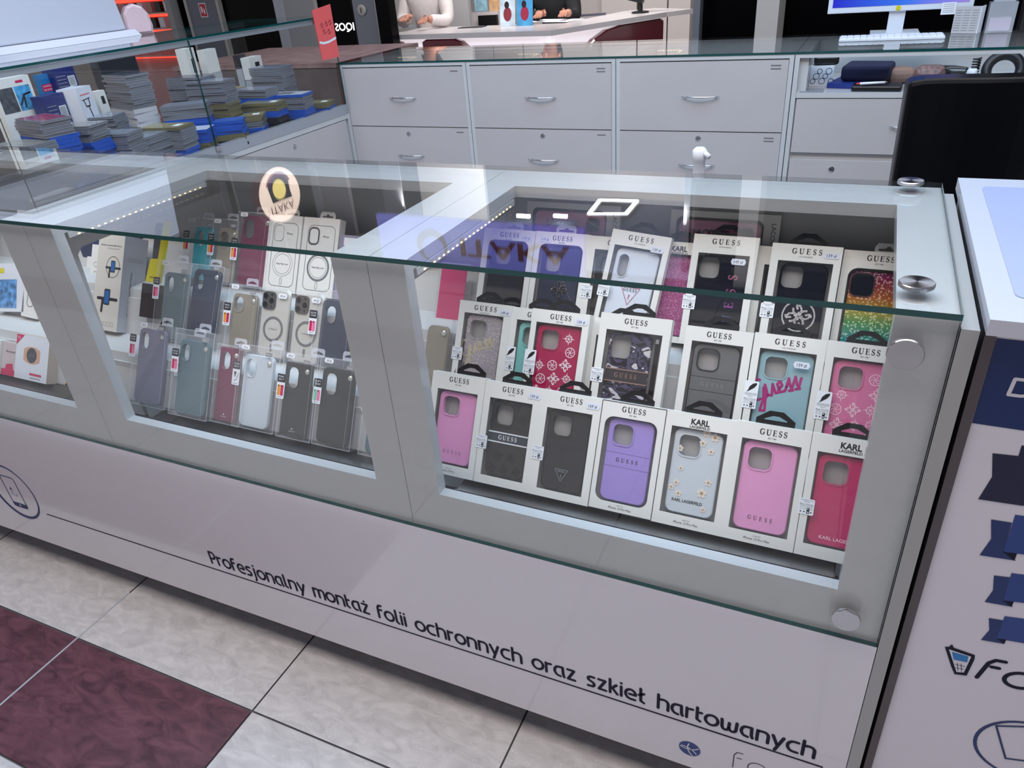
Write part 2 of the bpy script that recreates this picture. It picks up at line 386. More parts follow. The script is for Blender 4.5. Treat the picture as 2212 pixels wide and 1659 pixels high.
def swrite(mb, s, x, z, h, wd, m, gap=.26, width=None, M=None, y=-.0006, shear=0):
    sx = h if width is None else width / word_width(s, gap)
    for c in s:
        w_, st = GL[c]
        for pl in st:
            mb.stroke([(x + px * sx + shear * py * h, z + py * h) for px, py in pl], wd, 0, m, M=M, n=8)
        x += (w_ + gap) * sx
VP = Matrix.Rotation(pi / 2, 4, 'X')            # local XY drawing plane -> world XZ, normal -Y
letM = Mb @ Matrix.Translation((0, -.0006, 0)) @ VP
b = MB(letM)
swrite(b, 'Profesjonalny montaż foLii ochronnych oraz szkieł hartowanych', -1.446, .234, .0272, .0060, NAVY, width=1.395, gap=.24)
b.flat([(-2.075, .2105), (-.034, .2155), (-.034, .2195), (-2.075, .2140)], 0, NAVY)
swrite(b, 'fonmix', -.183, .133, .034, .0016, NAVY, width=.21)
b.build('slogan_lettering', bs, label='dark navy lettering and long underline')
b = MB(letM); cx, cz = -.262, .1435
b.flat(circ(cx, cz, .0205), 0, BLUE2)
for pts in (arc(cx - .012, cz - .026, .03, .03, 20, 110, 8), arc(cx + .024, cz + .004, .028, .028, 130, 230, 8), arc(cx - .006, cz + .028, .03, .03, 200, 320, 8)):
    b.stroke([(px, py) for px, py in pts if (px - cx) ** 2 + (py - cz) ** 2 < .0205 ** 2], .0022, .0002, PANEL, cap=False)
b.build('globe_emblem', bs, label='small blue globe emblem')
b = MB(letM); cx, cz = -2.187, .262                                    # phone-in-a-ring emblem
b.prism(circ(cx, cz, .096, .096, 40), 0, .0002, BLUE, holes=[circ(cx + .003, cz + .002, .0885, .0885, 40)])
b.stroke(rrect(cx - .030, cz - .055, cx + .030, cz + .055, .008), .0028, .0003, BLUE, closed=True)
b.flat([(cx - .030, cz - .055), (cx + .030, cz - .055), (cx + .030, cz - .041), (cx - .030, cz - .041)], .0003, BLUE); b.flat(circ(cx, cz - .048, .0035, n=12), .0006, PANEL)
b.stroke([(cx - .006, cz + .008), (cx - .010, cz - .008), (cx + .006, cz - .014), (cx + .012, cz - .004)], .0012, .0003, BLUE)
b.flat([(cx - .012, cz + .006), (cx - .003, cz + .008), (cx - .006, cz + .018)], .0003, BLUE)
b.build('phone_emblem', bs, label='blue ring emblem around a phone')

# glass
gt = MB(); gt.box(XL - .02, 0, -.001, D + .002, ZT - .008, ZT, GLASS)
for f_ in (2, 3, 4, 5): gt.mi[f_] = gt.mat(EDGE)
gt.mi[3] = gt.mat(GLASS)
gt.build('glass_worktop', label='long clear glass worktop with a green front edge over the showcase bays', cat='glass worktop')
gf = thing('front_glass', 'upright clear front glass of the showcase counter held by round steel caps', 'glass pane', loc=(-1.5, 0, ZB))
Mg = Matrix.Translation((1.5, 0, -ZB))
q = MB(Mg); q.box(XL - .02, 0, 0, .008, ZB + .001, ZT - .0085, GLASS)
for f_ in (0, 1, 4, 5): q.mi[f_] = q.mat(EDGE)
q.build('pane', gf)
def cap(x, y, z, up, parent=None, M=Matrix()):
    k = MB(M @ Matrix.Translation((x, y, z)) @ (Matrix() if up else VP))
    k.lathe([(.0075, 0), (.0075, .003), (.0185, .004), (.0205, .0055), (.0205, .0095), (.0195, .0108), (0.001, .0112)], CAPM, 36)
    o = k.build('standoff_cap', parent, smooth=False); return o
cm = bpy.data.materials.new('turned_steel'); cm.use_nodes = True; CAPM = cm
nb = cm.node_tree.nodes['Principled BSDF']; nb.inputs['Metallic'].default_value = 1; nb.inputs['Roughness'].default_value = .28; nb.inputs['Base Color'].default_value = (.55, .53, .54, 1)
nb.inputs['Anisotropic'].default_value = .85
tg = cm.node_tree.nodes.new('ShaderNodeTangent'); tg.direction_type = 'RADIAL'; tg.axis = 'Z'; cm.node_tree.links.new(tg.outputs[0], nb.inputs['Tangent'])
for z in (1.036, .587): cap(-.05, -.0002, z, False, gf, Mg)
for z in (1.036, .587): cap(-2.99, -.0002, z, False, gf, Mg)
for i, (x, y, lb) in enumerate([(-.05, .515, 'round turned steel cap at the back right corner of the glass worktop'), (-.048, .06, 'round turned steel cap at the front right corner of the glass worktop'), (-2.49, .515, 'round steel cap at the far left back of the glass worktop')]):
    o = cap(x, y, ZT + .0002, True); o['label'] = lb; o['category'] = 'cap'

# ------------------------------------------------------------ neighbouring counter at the right edge
nc = thing('side_counter', 'white neighbouring counter with a blue and white poster front', 'counter', loc=(.5, .28, 0))
Mn = Matrix.Translation((-.5, -.28, 0))
WTOP = mat('white_gloss_top', S(180, 182, 194), .2, coat=.3)
b = MB(Mn); b.box(.024, 1.1, -.012, .573, 1.073, 1.0925, WTOP); b.build('worktop', nc)
b = MB(Mn); b.prism(rrect(.055, .055, .9, .52, .012), 1.0927, 1.0940, mat('clear_mat', S(162, 170, 206), .12, coat=.5)); b.build('counter_mat', nc, label='pale blue clear plastic mat')
b = MB(Mn)
b.box(.026, .0375, .004, .02, .06, 1.0725, mat('dark_alloy_trim', S(92, 84, 86), .3, metal=.7)); b.box(.0375, 1.1, .004, .02, .06, .07, ALU); b.box(.026, 1.1, .004, .02, 1.066, 1.0725, ALU)
b.build('poster_frame', nc)
b = MB(Mn); b.box(.030, 1.09, .0205, .56, .05, 1.0725, mat('side_counter_grey', S(110, 108, 110), .6)); b.build('body', nc)
b = MB(Mn); b.box(.0375, 1.1, .008, .0202, .0702, 1.0659, mat('poster_white', S(198, 194, 203), .2, coat=.4)); b.build('poster', nc)
pm = Mn @ Matrix.Translation((0, .0076, 0)) @ VP
b = MB(pm)
b.flat([(.0385, .9465), (.9, .9465), (.9, 1.062), (.0385, 1.062)], 0, mat('poster_blue', S(0, 30, 84), .3))
def at0(px, py): q = at(px, py, 1, .0076); return (q.x, q.z)
for pl, m in (([(2144, 979), (2200, 985), (2207, 962), (2300, 975), (2300, 1095), (2206, 1092), (2113, 1078), (2143, 1030)], DNAVY),
              ([(2141, 1122), (2186, 1129), (2168, 1190), (2195, 1211), (2116, 1199), (2141, 1164)], BLUE), ([(2193, 1112), (2330, 1130), (2330, 1212), (2167, 1192)], BLUE2), ([(2167, 1192), (2197, 1195), (2191, 1211)], NAVY),
              ([(2147, 1243), (2182, 1247), (2167, 1296), (2188, 1311), (2127, 1300), (2145, 1275)], BLUE), ([(2185, 1238), (2330, 1256), (2330, 1316), (2166, 1297)], BLUE2), ([(2166, 1297), (2190, 1299), (2185, 1311)], NAVY),
              ([(2136, 1335), (2167, 1340), (2153, 1379), (2170, 1391), (2119, 1382), (2137, 1361)], BLUE), ([(2170, 1331), (2330, 1352), (2330, 1410), (2153, 1379)], BLUE2), ([(2153, 1379), (2174, 1381), (2169, 1391)], NAVY),
              ([(2041, 1397), (2051, 1397), (2053, 1393), (2058, 1393), (2060, 1399), (2106, 1415), (2105, 1424), (2088, 1459), (2062, 1456), (2055, 1440)], NAVY)):
    b.flat([at0(*p) for p in pl], .0003 + .0001 * (m is NAVY), m)
b.flat([at0(*p) for p in [(2050, 1402), (2098, 1418), (2082, 1452), (2066, 1451)]], .0006, mat('poster_white', (1, 1, 1)))
b.flat([at0(*p) for p in [(2056, 1407), (2092, 1417), (2089, 1430), (2060, 1424)]], .0008, BLUE3)
for a_, c_ in (((2063, 1434), (2084, 1439)), ((2064, 1441), (2082, 1445)), ((2068, 1431), (2069, 1448)), ((2076, 1433), (2077, 1450))): b.stroke([at0(*a_), at0(*c_)], .0007, .0009, NAVY)
x0, z0 = at0(2106, 1462)
swrite(b, 'fonmix', x0, z0, .031, .0058, NAVY, width=.23, shear=.22)
x0, z0 = at0(2178, 852)
b.stroke([(x0, z0), (x0 + .002, z0 + .0215)] + arc(x0 + .012, z0 + .0108, .010, .0107, 90, -90, 8) + [(x0, z0)], .0042, .0005, mat('poster_white', (1, 1, 1)))
cxz = at0(2212, 1610)
b.prism(circ(cxz[0] + .006, cxz[1] - .012, .068, .064, 44), .0001, .0003, BLUE, holes=[circ(cxz[0] + .0065, cxz[1] - .012, .0635, .0605, 44)])
b.stroke([at0(2152, 1568), at0(2172, 1638), at0(2300, 1655), at0(2300, 1572)], .003, .0004, BLUE, closed=True)
b.build('poster_print', nc, label='navy and blue ribbon shapes and logo printed on the poster')

# ------------------------------------------------------------ goods on the stepped board
vU = Vector((0, sin(T), cos(T))); vN = Vector((0, -cos(T), sin(T)))
ROW = [Vector((0, .087, .608)), Vector((0, .225, .712)), Vector((0, .363, .816))]
def frame_at(row, x, v=0, n=0, rz=0, tilt=0):
    o = ROW[row] + Vector((x, 0, 0)) + vU * v + vN * n
    M = Matrix((( 1, 0, 0, 0), (0, vU.y, vN.y, 0), (0, vU.z, vN.z, 0), (0, 0, 0, 1)))
    return Matrix.Translation(o) @ M @ Matrix.Rotation(tilt, 4, 'X') @ Matrix.Rotation(rz, 4, 'Z')
def qg(mb, cx, cy, s, z, m, rot=.2):
    for k in range(4):
        a = rot + k * pi / 2; c_, s_ = cos(a), sin(a)
        for pl in (arc(.55, .0, .42, .34, 60, 330, 9), [(.55, -.02), (.97, -.02), (.97, -.3)]):
            mb.stroke([(cx + s * (x * c_ - y * s_), cy + s * (x * s_ + y * c_)) for x, y in pl], s * .17, z, m, cap=False)
    mb.stroke([(cx - s * .3, cy), (cx + s * .3, cy)], s * .14, z, m); mb.stroke([(cx, cy - s * .3), (cx, cy + s * .3)], s * .14, z, m)
def peony(mb, cx, cy, s, z, m, star=False):
    mb.stroke(circ(cx, cy, s * (.62 if star else .9), n=16), s * .15, z, m, closed=True, cap=False)
    for k in range(6):
        a = k * pi / 3 + .3
        mb.stroke([(cx, cy), (cx + s * .5 * cos(a - .35), cy + s * .5 * sin(a - .35)), (cx + s * .72 * cos(a), cy + s * .72 * sin(a))], s * .11, z, m, cap=False)
    if star:
        for k in range(8):
            a = k * pi / 4; r = 1.25 if k % 2 == 0 else .85
            mb.add([(cx + s * .6 * cos(a - .18), cy + s * .6 * sin(a - .18), z), (cx + s * r * cos(a), cy + s * r * sin(a), z), (cx + s * .6 * cos(a + .18), cy + s * .6 * sin(a + .18), z)], [(0, 1, 2)], m)
def flower(mb, cx, cy, s, z):
    pm_ = mat('petal_cream', S(226, 214, 206), .4)
    for k in range(5):
        a = k * 2 * pi / 5 + .3; mb.prism(circ(cx + s * .6 * cos(a), cy + s * .6 * sin(a), s * .36, n=10), z, z + .0006, pm_)
    mb.prism(circ(cx, cy, s * .3, n=10), z, z + .001, mat('petal_core', S(200, 170, 110), .3, metal=.6))
def rainbow():
    m = bpy.data.materials.new('rainbow_glitter'); m.use_nodes = True; nt = m.node_tree; N = nt.nodes; L = nt.links; b = N['Principled BSDF']
    tc = N.new('ShaderNodeTexCoord'); sp = N.new('ShaderNodeSeparateXYZ'); mr = N.new('ShaderNodeMapRange'); mr.inputs['From Min'].default_value = .015; mr.inputs['From Max'].default_value = .175
    r = N.new('ShaderNodeValToRGB'); cs = [(0, S(20, 110, 150)), (.2, S(20, 150, 150)), (.38, S(90, 160, 90)), (.52, S(190, 170, 50)), (.66, S(200, 110, 50)), (.85, S(150, 30, 80)), (1, S(120, 20, 110))]
    e = r.color_ramp.elements; e[0].position, e[0].color = 0, (*cs[0][1], 1); e[1].position, e[1].color = 1, (*cs[-1][1], 1)
    for p, c in cs[1:-1]: k = e.new(p); k.color = (*c, 1)
    vo = N.new('ShaderNodeTexVoronoi'); vo.inputs['Scale'].default_value = 420; gt_ = N.new('ShaderNodeSeparateColor')
    th = N.new('ShaderNodeMath'); th.operation = 'GREATER_THAN'; th.inputs[1].default_value = .78
    mx = N.new('ShaderNodeMix'); mx.data_type = 'RGBA'; mx.blend_type = 'ADD'; mx.inputs['B'].default_value = (.55, .5, .38, 1)
    L.new(tc.outputs['Object'], sp.inputs[0]); L.new(sp.outputs['Y'], mr.inputs['Value']); L.new(mr.outputs[0], r.inputs[0])
    L.new(tc.outputs['Object'], vo.inputs['Vector']); L.new(vo.outputs['Color'], gt_.inputs[0]); L.new(gt_.outputs[0], th.inputs[0]); L.new(th.outputs[0], mx.inputs['Factor'])
    L.new(r.outputs[0], mx.inputs['A']); L.new(mx.outputs['Result'], b.inputs['Base Color']); b.inputs['Metallic'].default_value = .35; b.inputs['Roughness'].default_value = .25
    return m
def glitter(name, c1, c2, sc_=700, th_=.8):
    m = bpy.data.materials.new(name); m.use_nodes = True; nt = m.node_tree; N = nt.nodes; L = nt.links; b = N['Principled BSDF']
    tc = N.new('ShaderNodeTexCoord'); vo = N.new('ShaderNodeTexVoronoi'); vo.inputs['Scale'].default_value = sc_; s = N.new('ShaderNodeSeparateColor')
    th = N.new('ShaderNodeMath'); th.operation = 'GREATER_THAN'; th.inputs[1].default_value = th_; mx = N.new('ShaderNodeMix'); mx.data_type = 'RGBA'
    mx.inputs['A'].default_value = (*c1, 1); mx.inputs['B'].default_value = (*c2, 1)
    L.new(tc.outputs['Object'], vo.inputs['Vector']); L.new(vo.outputs['Color'], s.inputs[0]); L.new(s.outputs[0], th.inputs[0]); L.new(th.outputs[0], mx.inputs['Factor'])
    L.new(mx.outputs['Result'], b.inputs['Base Color']); b.inputs['Roughness'].default_value = .35; b.inputs['Metallic'].default_value = .2
    return m
def camo():
    m = bpy.data.materials.new('purple_camouflage'); m.use_nodes = True; nt = m.node_tree; N = nt.nodes; L = nt.links; b = N['Principled BSDF']
    tc = N.new('ShaderNodeTexCoord'); mp = N.new('ShaderNodeMapping'); mp.inputs['Scale'].default_value = (1, 1.7, 1); n = N.new('ShaderNodeTexNoise'); n.inputs['Scale'].default_value = 34; n.inputs['Detail'].default_value = 1; n.inputs['Distortion'].default_value = .8
    r = N.new('ShaderNodeValToRGB'); r.color_ramp.interpolation = 'CONSTANT'; e = r.color_ramp.elements
    e[0].position = 0; e[0].color = (*S(20, 18, 30), 1); e[1].position = .45; e[1].color = (*S(74, 70, 98), 1)
    for p, c in ((.53, S(40, 38, 52)), (.6, S(196, 192, 198)), (.7, S(60, 52, 80))): k = e.new(p); k.color = (*c, 1)
    L.new(tc.outputs['Object'], mp.inputs[0]); L.new(mp.outputs[0], n.inputs['Vector']); L.new(n.outputs[0], r.inputs[0]); L.new(r.outputs[0], b.inputs['Base Color']); b.inputs['Roughness'].default_value = .4
    return m
FP = mat('embossed_pale', S(170, 120, 156), .35, metal=.3)
def case_mesh(name, parent, w, h, x, y, z, m, hole=(.012, .012, .038, .040), th=.009, hr=.010, deco=None, rim=None, M=None, label=None, r=.013):
    """phone case lying in local XY, lower-left at x,y; hole = inset left, inset top, width, height"""
    b = MB(M)
    hl = []
    if hole:
        a, t_, hw, hh = hole; hp = rrect(x + a, y + h - t_ - hh, x + a + hw, y + h - t_, hr, 5); hl = [hp]
    b.prism(rrect(x, y, x + w, y + h, r, 6), z, z + th, m, holes=hl, cham=.0016, side=rim or m)
    if hole:
        rp = rrect(x + a - .002, y + h - t_ - hh - .002, x + a + hw + .002, y + h - t_ + .002, hr + .002, 5)
        b.prism(rp, z + th, z + th + .0012, rim or m, holes=hl)
    if deco: deco(b, x, y, w, h, z + th + .0003)
    return b.build(name, parent, label=label)
def hook(parent, w, h, z, black=True, x=None, M=None):
    cx = w / 2 if x is None else x; b = MB(M)
    if black:
        b.prism([(cx - .031, h), (cx + .031, h), (cx + .031, h + .009), (cx + .011, h + .023), (cx - .011, h + .023), (cx - .031, h + .009)], z, z + .0016, BLACK,
                holes=[[(cx - .018, h + .0075), (cx + .018, h + .0075), (cx + .018, h + .009), (cx + .005, h + .0148), (cx - .005, h + .0148), (cx - .018, h + .009)]])
    else:
        b.prism([(cx - .022, h), (cx + .022, h)] + [(cx + .022, h + .011), (cx + .017, h + .018), (cx - .017, h + .018), (cx - .022, h + .011)], z, z + .0012, CARD,
                holes=[[(cx - .016, h + .0045), (cx + .016, h + .0045), (cx + .016, h + .008), (cx + .005, h + .009), (cx + .003, h + .0125), (cx - .003, h + .0125), (cx - .005, h + .009), (cx - .016, h + .008)]])
    return b.build('hang_tab', parent, label='black plastic hang tab' if black else 'white card hang tab')
def carton(row, x, label, casem, w=.117, h=.197, th=.020, v=0, n=0, rz=0, brand='G', sub='EST.1981', win=None, wr=.0, deco=None, hookb=True, price=None, px=.094, py=None,
           model=None, feather=False, foot=None, hole=(.010, .010, .036, .037), rim=None, cw=None, ch=None, outline=False, cy0=None, tilt=0, cx0=None, ex=None, group='boxed phone cases in the right-hand bay', price_in=False, gsize=.0095, r=.013, hx=None):
    M = frame_at(row, x, v, n, rz, tilt)
    t = thing('boxed_phone_case', label, 'boxed phone case', M=M, group=group)
    wx0, wy0, wx1, wy1 = win or (.0145, .020, w - .0145, h - .033)
    # carton shell (front face at z=0, depth towards -z)
    b = MB(); wl = rrect(wx0, wy0, wx1, wy1, wr, 6)
    b.flat([(0, 0), (w, 0), (w, h), (0, h)], 0, CARD, [wl]); b.wall(wl, -.0012, 0, CARD, True)
    b.wall([(0, 0), (w, 0), (w, h), (0, h)], -th, 0, CARD); b.flat([(0, 0), (w, 0), (w, h), (0, h)], -th, CARD, flip=True)
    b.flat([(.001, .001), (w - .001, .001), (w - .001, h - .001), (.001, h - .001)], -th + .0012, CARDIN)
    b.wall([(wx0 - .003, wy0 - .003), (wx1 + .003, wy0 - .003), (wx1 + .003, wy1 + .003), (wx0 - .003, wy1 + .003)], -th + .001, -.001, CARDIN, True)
    z = .0003
    if brand == 'G':
        serif_word(b, 'GUESS', w / 2 + .001, h - .0165, gsize, z, INK, gap=.24 if sub == 'EST.1981' else .42); b.text(sub, w / 2, h - .0225, .0036, z, GREYINK if sub != 'EST.1981' else INK)
    elif brand == 'K':
        b.text('KARL', w / 2, h - .0175, .0135, z, INK, bold=.035, width=.031); b.text('LAGERFELD', w / 2, h - .0235, .0062, z, INK, bold=.02, width=.034)
    if foot: b.text('MADE FOR', w / 2, .0125, .0026, z, GREYINK); b.text(foot, w / 2, .0065, .0054, z, INK)
    if outline: b.stroke([(.0008, .0008), (w - .0008, .0008), (w - .0008, h - .0008), (.0008, h - .0008)], .0013, z, INK, closed=True, cap=False)
    b.build('carton', t)
    cw = cw or (w - .035); ch = ch or (wy1 - wy0 - .004); cx = (wx0 + wx1 - cw) / 2 if cx0 is None else cx0; cy = wy0 + .0015 if cy0 is None else cy0
    case_mesh('phone_case', t, cw, ch, cx, cy, -th + .003, casem, hole=hole, deco=deco, rim=rim, r=r)
    f = MB(); f.flat([(wx0 - .001, wy0 - .001), (wx1 + .001, wy0 - .001), (wx1 + .001, wy1 + .001), (wx0 - .001, wy1 + .001)], -.0012, FILM); f.build('window_film', t)
    if hookb is not None: hook(t, w, h, -th + .001, hookb, x=hx)
    if price:
        p = MB(); cx_, cy_ = px, py if py is not None else h - .016
        p.prism([(cx_ - .0135, cy_), (cx_ - .011, cy_ - .0055), (cx_ + .011, cy_ - .0055), (cx_ + .0135, cy_), (cx_ + .011, cy_ + .0055), (cx_ - .011, cy_ + .0055)], .0004, .0007, mat('price_label', S(214, 218, 232), .5))
        p.text(price, cx_, cy_ - .0028, .0078, .0009, INK, width=.016); p.build('price_sticker', t)
    if model:
        p = MB(); hh = .048 if feather else .026; y0 = .060 if feather else .066
        p.prism(rrect(-.004, y0, .0195, y0 + hh, .002), .0004, .0008, PAPER)
        p.text('MADE FOR', .0078, y0 + .0205, .0018, .001, INK); p.text(model, .0078, y0 + .0155, .0036, .001, INK, width=.0205)
        p.stroke([(-.002, y0 + .0238), (.0176, y0 + .0238)], .0004, .001, INK, cap=False); p.stroke([(-.002, y0 + .0138), (.0176, y0 + .0138)], .0004, .001, INK, cap=False)
        for k in range(4):
            xx = -.0015 + k * .0052; mm = INK if k == 2 else GREYINK
            if k == 2: p.flat(rrect(xx, y0 + .002, xx + .0044, y0 + .0118, .001, 2), .001, INK); p.flat(circ(xx + .0022, y0 + .0045, .0012, n=8), .0012, PAPER); p.flat(circ(xx + .0018, y0 + .0098, .001, n=8), .0012, PAPER)
            else: p.stroke(rrect(xx, y0 + .0085, xx + .003, y0 + .0115, .0006, 1), .0003, .001, mm, closed=True, cap=False); p.flat(circ(xx + .0016, y0 + .0045, .0012, n=8), .001, INK)
        if feather:
            p.flat([(.0005, .028 + y0), (.006, .0315 + y0), (.0125, .0365 + y0), (.0165, .0425 + y0), (.0155, .0455 + y0), (.0095, .0435 + y0), (.0045, .038 + y0), (.003, .0325 + y0)], .001, INK)
            p.text('SILICONE CASE', .008, .0252 + y0, .0026, .001, INK, width=.019)
        p.build('model_sticker', t)
    if ex: ex(t)
    return t
PINK = mat('pink_silicone', S(224, 152, 200), .35, coat=.2); PINK2 = mat('candy_pink_silicone', S(216, 116, 160), .4)
CHAR = mat('charcoal_leather', S(38, 36, 38), .5, bump=.4, nscale=300); CHAR2 = mat('black_logo_leather', S(40, 38, 38), .42, bump=.3, nscale=200)
LILAC = mat('lilac_saffiano', S(158, 136, 208), .4, bump=.3, nscale=400); RASP = mat('raspberry_silicone', S(166, 14, 74), .35); HOT = mat('hot_pink_gloss', S(196, 12, 96), .18, coat=.4)
CLEARC = mat('frosted_clear_case', S(196, 204, 212), .25, coat=.3); MINT = mat('mint_silicone', S(134, 200, 196), .4); AQUA = mat('dusty_aqua_silicone', S(140, 176, 186), .4)
GREYL = mat('grey_leather', S(98, 98, 100), .5, bump=.3, nscale=260); BLKGL = mat('black_gloss_case', S(10, 9, 18), .1, coat=.6); NAVYC = mat('navy_leather_case', S(40, 44, 66), .4)
BK4 = mat('dark_logo_print', S(14, 12, 12), .6); CREAMP = mat('cream_print', S(236, 214, 222), .5); PKPRINT = mat('pale_pink_print', S(244, 196, 214), .5)
SILV = glitter('silver_glitter', S(168, 158, 166), S(226, 218, 212), 900, .85); PGLIT = glitter('pink_glitter', S(160, 76, 128), S(226, 150, 192), 900, .8)
def d_pink(b, x, y, w, h, z): serif_word(b, 'GUESS', x + w / 2, y + .020, .0065, z, FP, gap=.6)
def d_pink6(b, x, y, w, h, z): serif_word(b, 'GUESS', x + w / 2, y + .018, .0068, z, mat('mauve_print', S(104, 60, 92), .5), gap=.55)
def d_band(b, x, y, w, h, z):
    rnd = random.Random(3)
    for i in range(3):
        for j in range(6):
            qx, qy = x + .015 + i * .026 + (j % 2) * .011, y + .014 + j * .025
            if qx < x + w - .009 and not (.056 < qy - y < .094) and not (qy > y + h - .055 and qx < x + .052): qg(b, qx, qy, .0095, z, BK4, .5)
    b.box(x, x + w, y + .064, y + .085, z + .0001, z + .0006, mat('slate_band', S(44, 50, 58), .5)); b.box(x, x + w, y + .064, y + .0665, z + .0006, z + .0008, PAPER); b.box(x, x + w, y + .0825, y + .085, z + .0006, z + .0008, PAPER)
    serif_word(b, 'GUESS', x + w / 2, y + .0708, .0082, z + .001, PAPER, gap=.28)
def d_tri(b, x, y, w, h, z):
    b.stroke([(x + .002, y + .083), (x + w - .002, y + .083)], .0006, z, BK4, cap=False); b.stroke([(x + w / 2 - .004, y + .006), (x + w / 2 - .004, y + .083)], .0006, z, BK4, cap=False)
    cx, cy = x + w / 2 - .002, y + .018
    b.prism([(cx - .013, cy + .022), (cx + .013, cy + .022), (cx, cy)], z, z + .001, INK); b.stroke([(cx - .0125, cy + .0215), (cx + .0125, cy + .0215), (cx, cy + .0005)], .0007, z + .0013, ALU, closed=True, cap=False)
    serif_word(b, 'GUESS', cx, cy + .0165, .0032, z + .0014, ALU, gap=.2); b.text('?', cx, cy + .0055, .010, z + .0014, ALU)
def d_stripe(col):
    def f(b, x, y, w, h, z):
        for q in (.062, .087): b.stroke([(x + .001, y + q), (x + w - .001, y + q)], .0007, z, col, cap=False)
        serif_word(b, 'GUESS', x + w / 2, y + .0712, .0068, z, INK if col is not BK4 else mat('embossed_grey', S(130, 128, 130), .4), gap=.55)
    return f
def d_flowers(b, x, y, w, h, z):
    for fx, fy, s in ((.052, .145, .007), (.066, .140, .008), (.048, .127, .0065), (.063, .115, .006), (.012, .112, .006), (.018, .078, .005), (.066, .062, .0065), (.014, .052, .006), (.007, .043, .0055), (.058, .042, .009), (.02, .034, .006), (.064, .014, .005)):
        flower(b, x + fx * w / .08, y + fy, s, z)
    b.text('KARL LAGERFELD', x + w / 2 - .004, y + .020, .0072, z, INK, bold=.03, width=.052)
def d_kl(b, x, y, w, h, z): b.text('KARL LAGERFELD', x + w / 2 + .006, y + .010, .0075, z, PKPRINT, bold=.02, width=.062)
def d_pat(col, seed=0):
    def f(b, x, y, w, h, z):
        k = 0
        for j in range(8):
            for i in range(4):
                qx = x + .013 + i * .0265 + (j % 2) * .006; qy = y + .014 + j * .0255 + i * .003
                if qx > x + w - .008 or (qy > y + h - .056 and qx < x + .055) or qy > y + h - .009: continue
                k = (i + j * 2 + seed) % 3
                (qg if k == 0 else peony)(b, qx, qy, .0115 if k == 0 else .0102, z, col, *([] if k == 0 else [k == 1]))
    return f
def d_script(col, mtl=None):
    def f(b, x, y, w, h, z):
        # joined script word rising to the right
        L_ = [[(.35, .85), (.15, .95), (-.1, .5), (0, .05), (.3, .05), (.42, .5), (.36, .0), (.2, -.45), (.02, -.4), (.2, -.1), (.5, .15)],
              [(.5, .6), (.5, .15), (.65, .1), (.8, .55), (.82, .15), (.95, .15)], [(.95, .25), (1.15, .4), (1.12, .6), (.98, .5), (1.0, .15), (1.2, .15), (1.3, .3)],
              [(1.3, .3), (1.48, .62), (1.45, .3), (1.5, .1), (1.36, .12)], [(1.5, .2), (1.75, .62), (1.72, .3), (1.78, .1), (1.62, .12)], [(1.78, .2), (1.95, .5)]]
        s = w * .47; a = .40
        for pl in L_: b.stroke([(x + w * .06 + s * (px * cos(a) - py * sin(a)), y + h * .39 + s * (px * sin(a) + py * cos(a))) for px, py in pl], s * .11, z, col)
    return f
def d_none(b, x, y, w, h, z): pass
def d_4g(b, x, y, w, h, z):
    g_ = mat('silver_metal_logo', S(190, 180, 176), .2, metal=1)
    for k in range(4):
        a = .3 + k * pi / 2; cx, cy = x + w * .55, y + h * .42
        b.tube([(cx + .018 * (px * cos(a) - py * sin(a)), cy + .018 * (px * sin(a) + py * cos(a)), z + .0015) for px, py in arc(.55, .0, .42, .36, 60, 330, 12) + [(.9, -.02), (.45, -.02)]], .0013, g_, 6)
def d_round4g(b, x, y, w, h, z):
    g_ = glitter('rhinestones', S(120, 112, 116), S(235, 228, 226), 1500, .5); cx, cy = x + w * .52, y + h * .40
    b.stroke(circ(cx, cy, .027, n=30), .0028, z, g_, closed=True, cap=False); qg(b, cx, cy, .021, z + .0002, g_, .25)
def d_vert(b, x, y, w, h, z):
    cols = [S(214, 120, 150), S(200, 110, 160), S(170, 90, 170), S(120, 130, 190), S(190, 150, 110)]
    for i, c_ in enumerate('SSEUG'):
        mm = mat('holo_print_%s' % 'abcde'[i], cols[i], .2, metal=.5)
        sub = MB(Matrix.Translation((x + w * .74, y + h * .76 - i * .0255, 0)) @ Matrix.Rotation(pi / 2, 4, 'Z'))
        serif_word(sub, c_, 0, -.007, .016, z, mm)
        b.add(sub.v, sub.f, mm)
def d_white(b, x, y, w, h, z):
    m = mat('red_print', S(168, 46, 84), .5); cx, cy = x + w / 2, y + h * .42
    b.stroke([(cx - .019, cy + .016), (cx + .019, cy + .016), (cx, cy - .018)], .0011, z, m, closed=True); serif_word(b, 'GUESS', cx, cy + .008, .0062, z, INK, gap=.2); b.text('?', cx, cy - .007, .013, z, m, bold=.02)
def d_camo(b, x, y, w, h, z):
    b.box(x, x + w, y + .056, y + .078, z, z + .0008, mat('charcoal_strap', S(48, 44, 48), .6))
    for q in (.0545, .0775): b.box(x, x + w, y + q, y + q + .002, z + .0008, z + .0012, mat('tan_piping', S(150, 118, 104), .5))
    serif_word(b, 'GUESS', x + w / 2, y + .0635, .0082, z + .0012, mat('copper_print', S(176, 138, 124), .3, metal=.6), gap=.4)

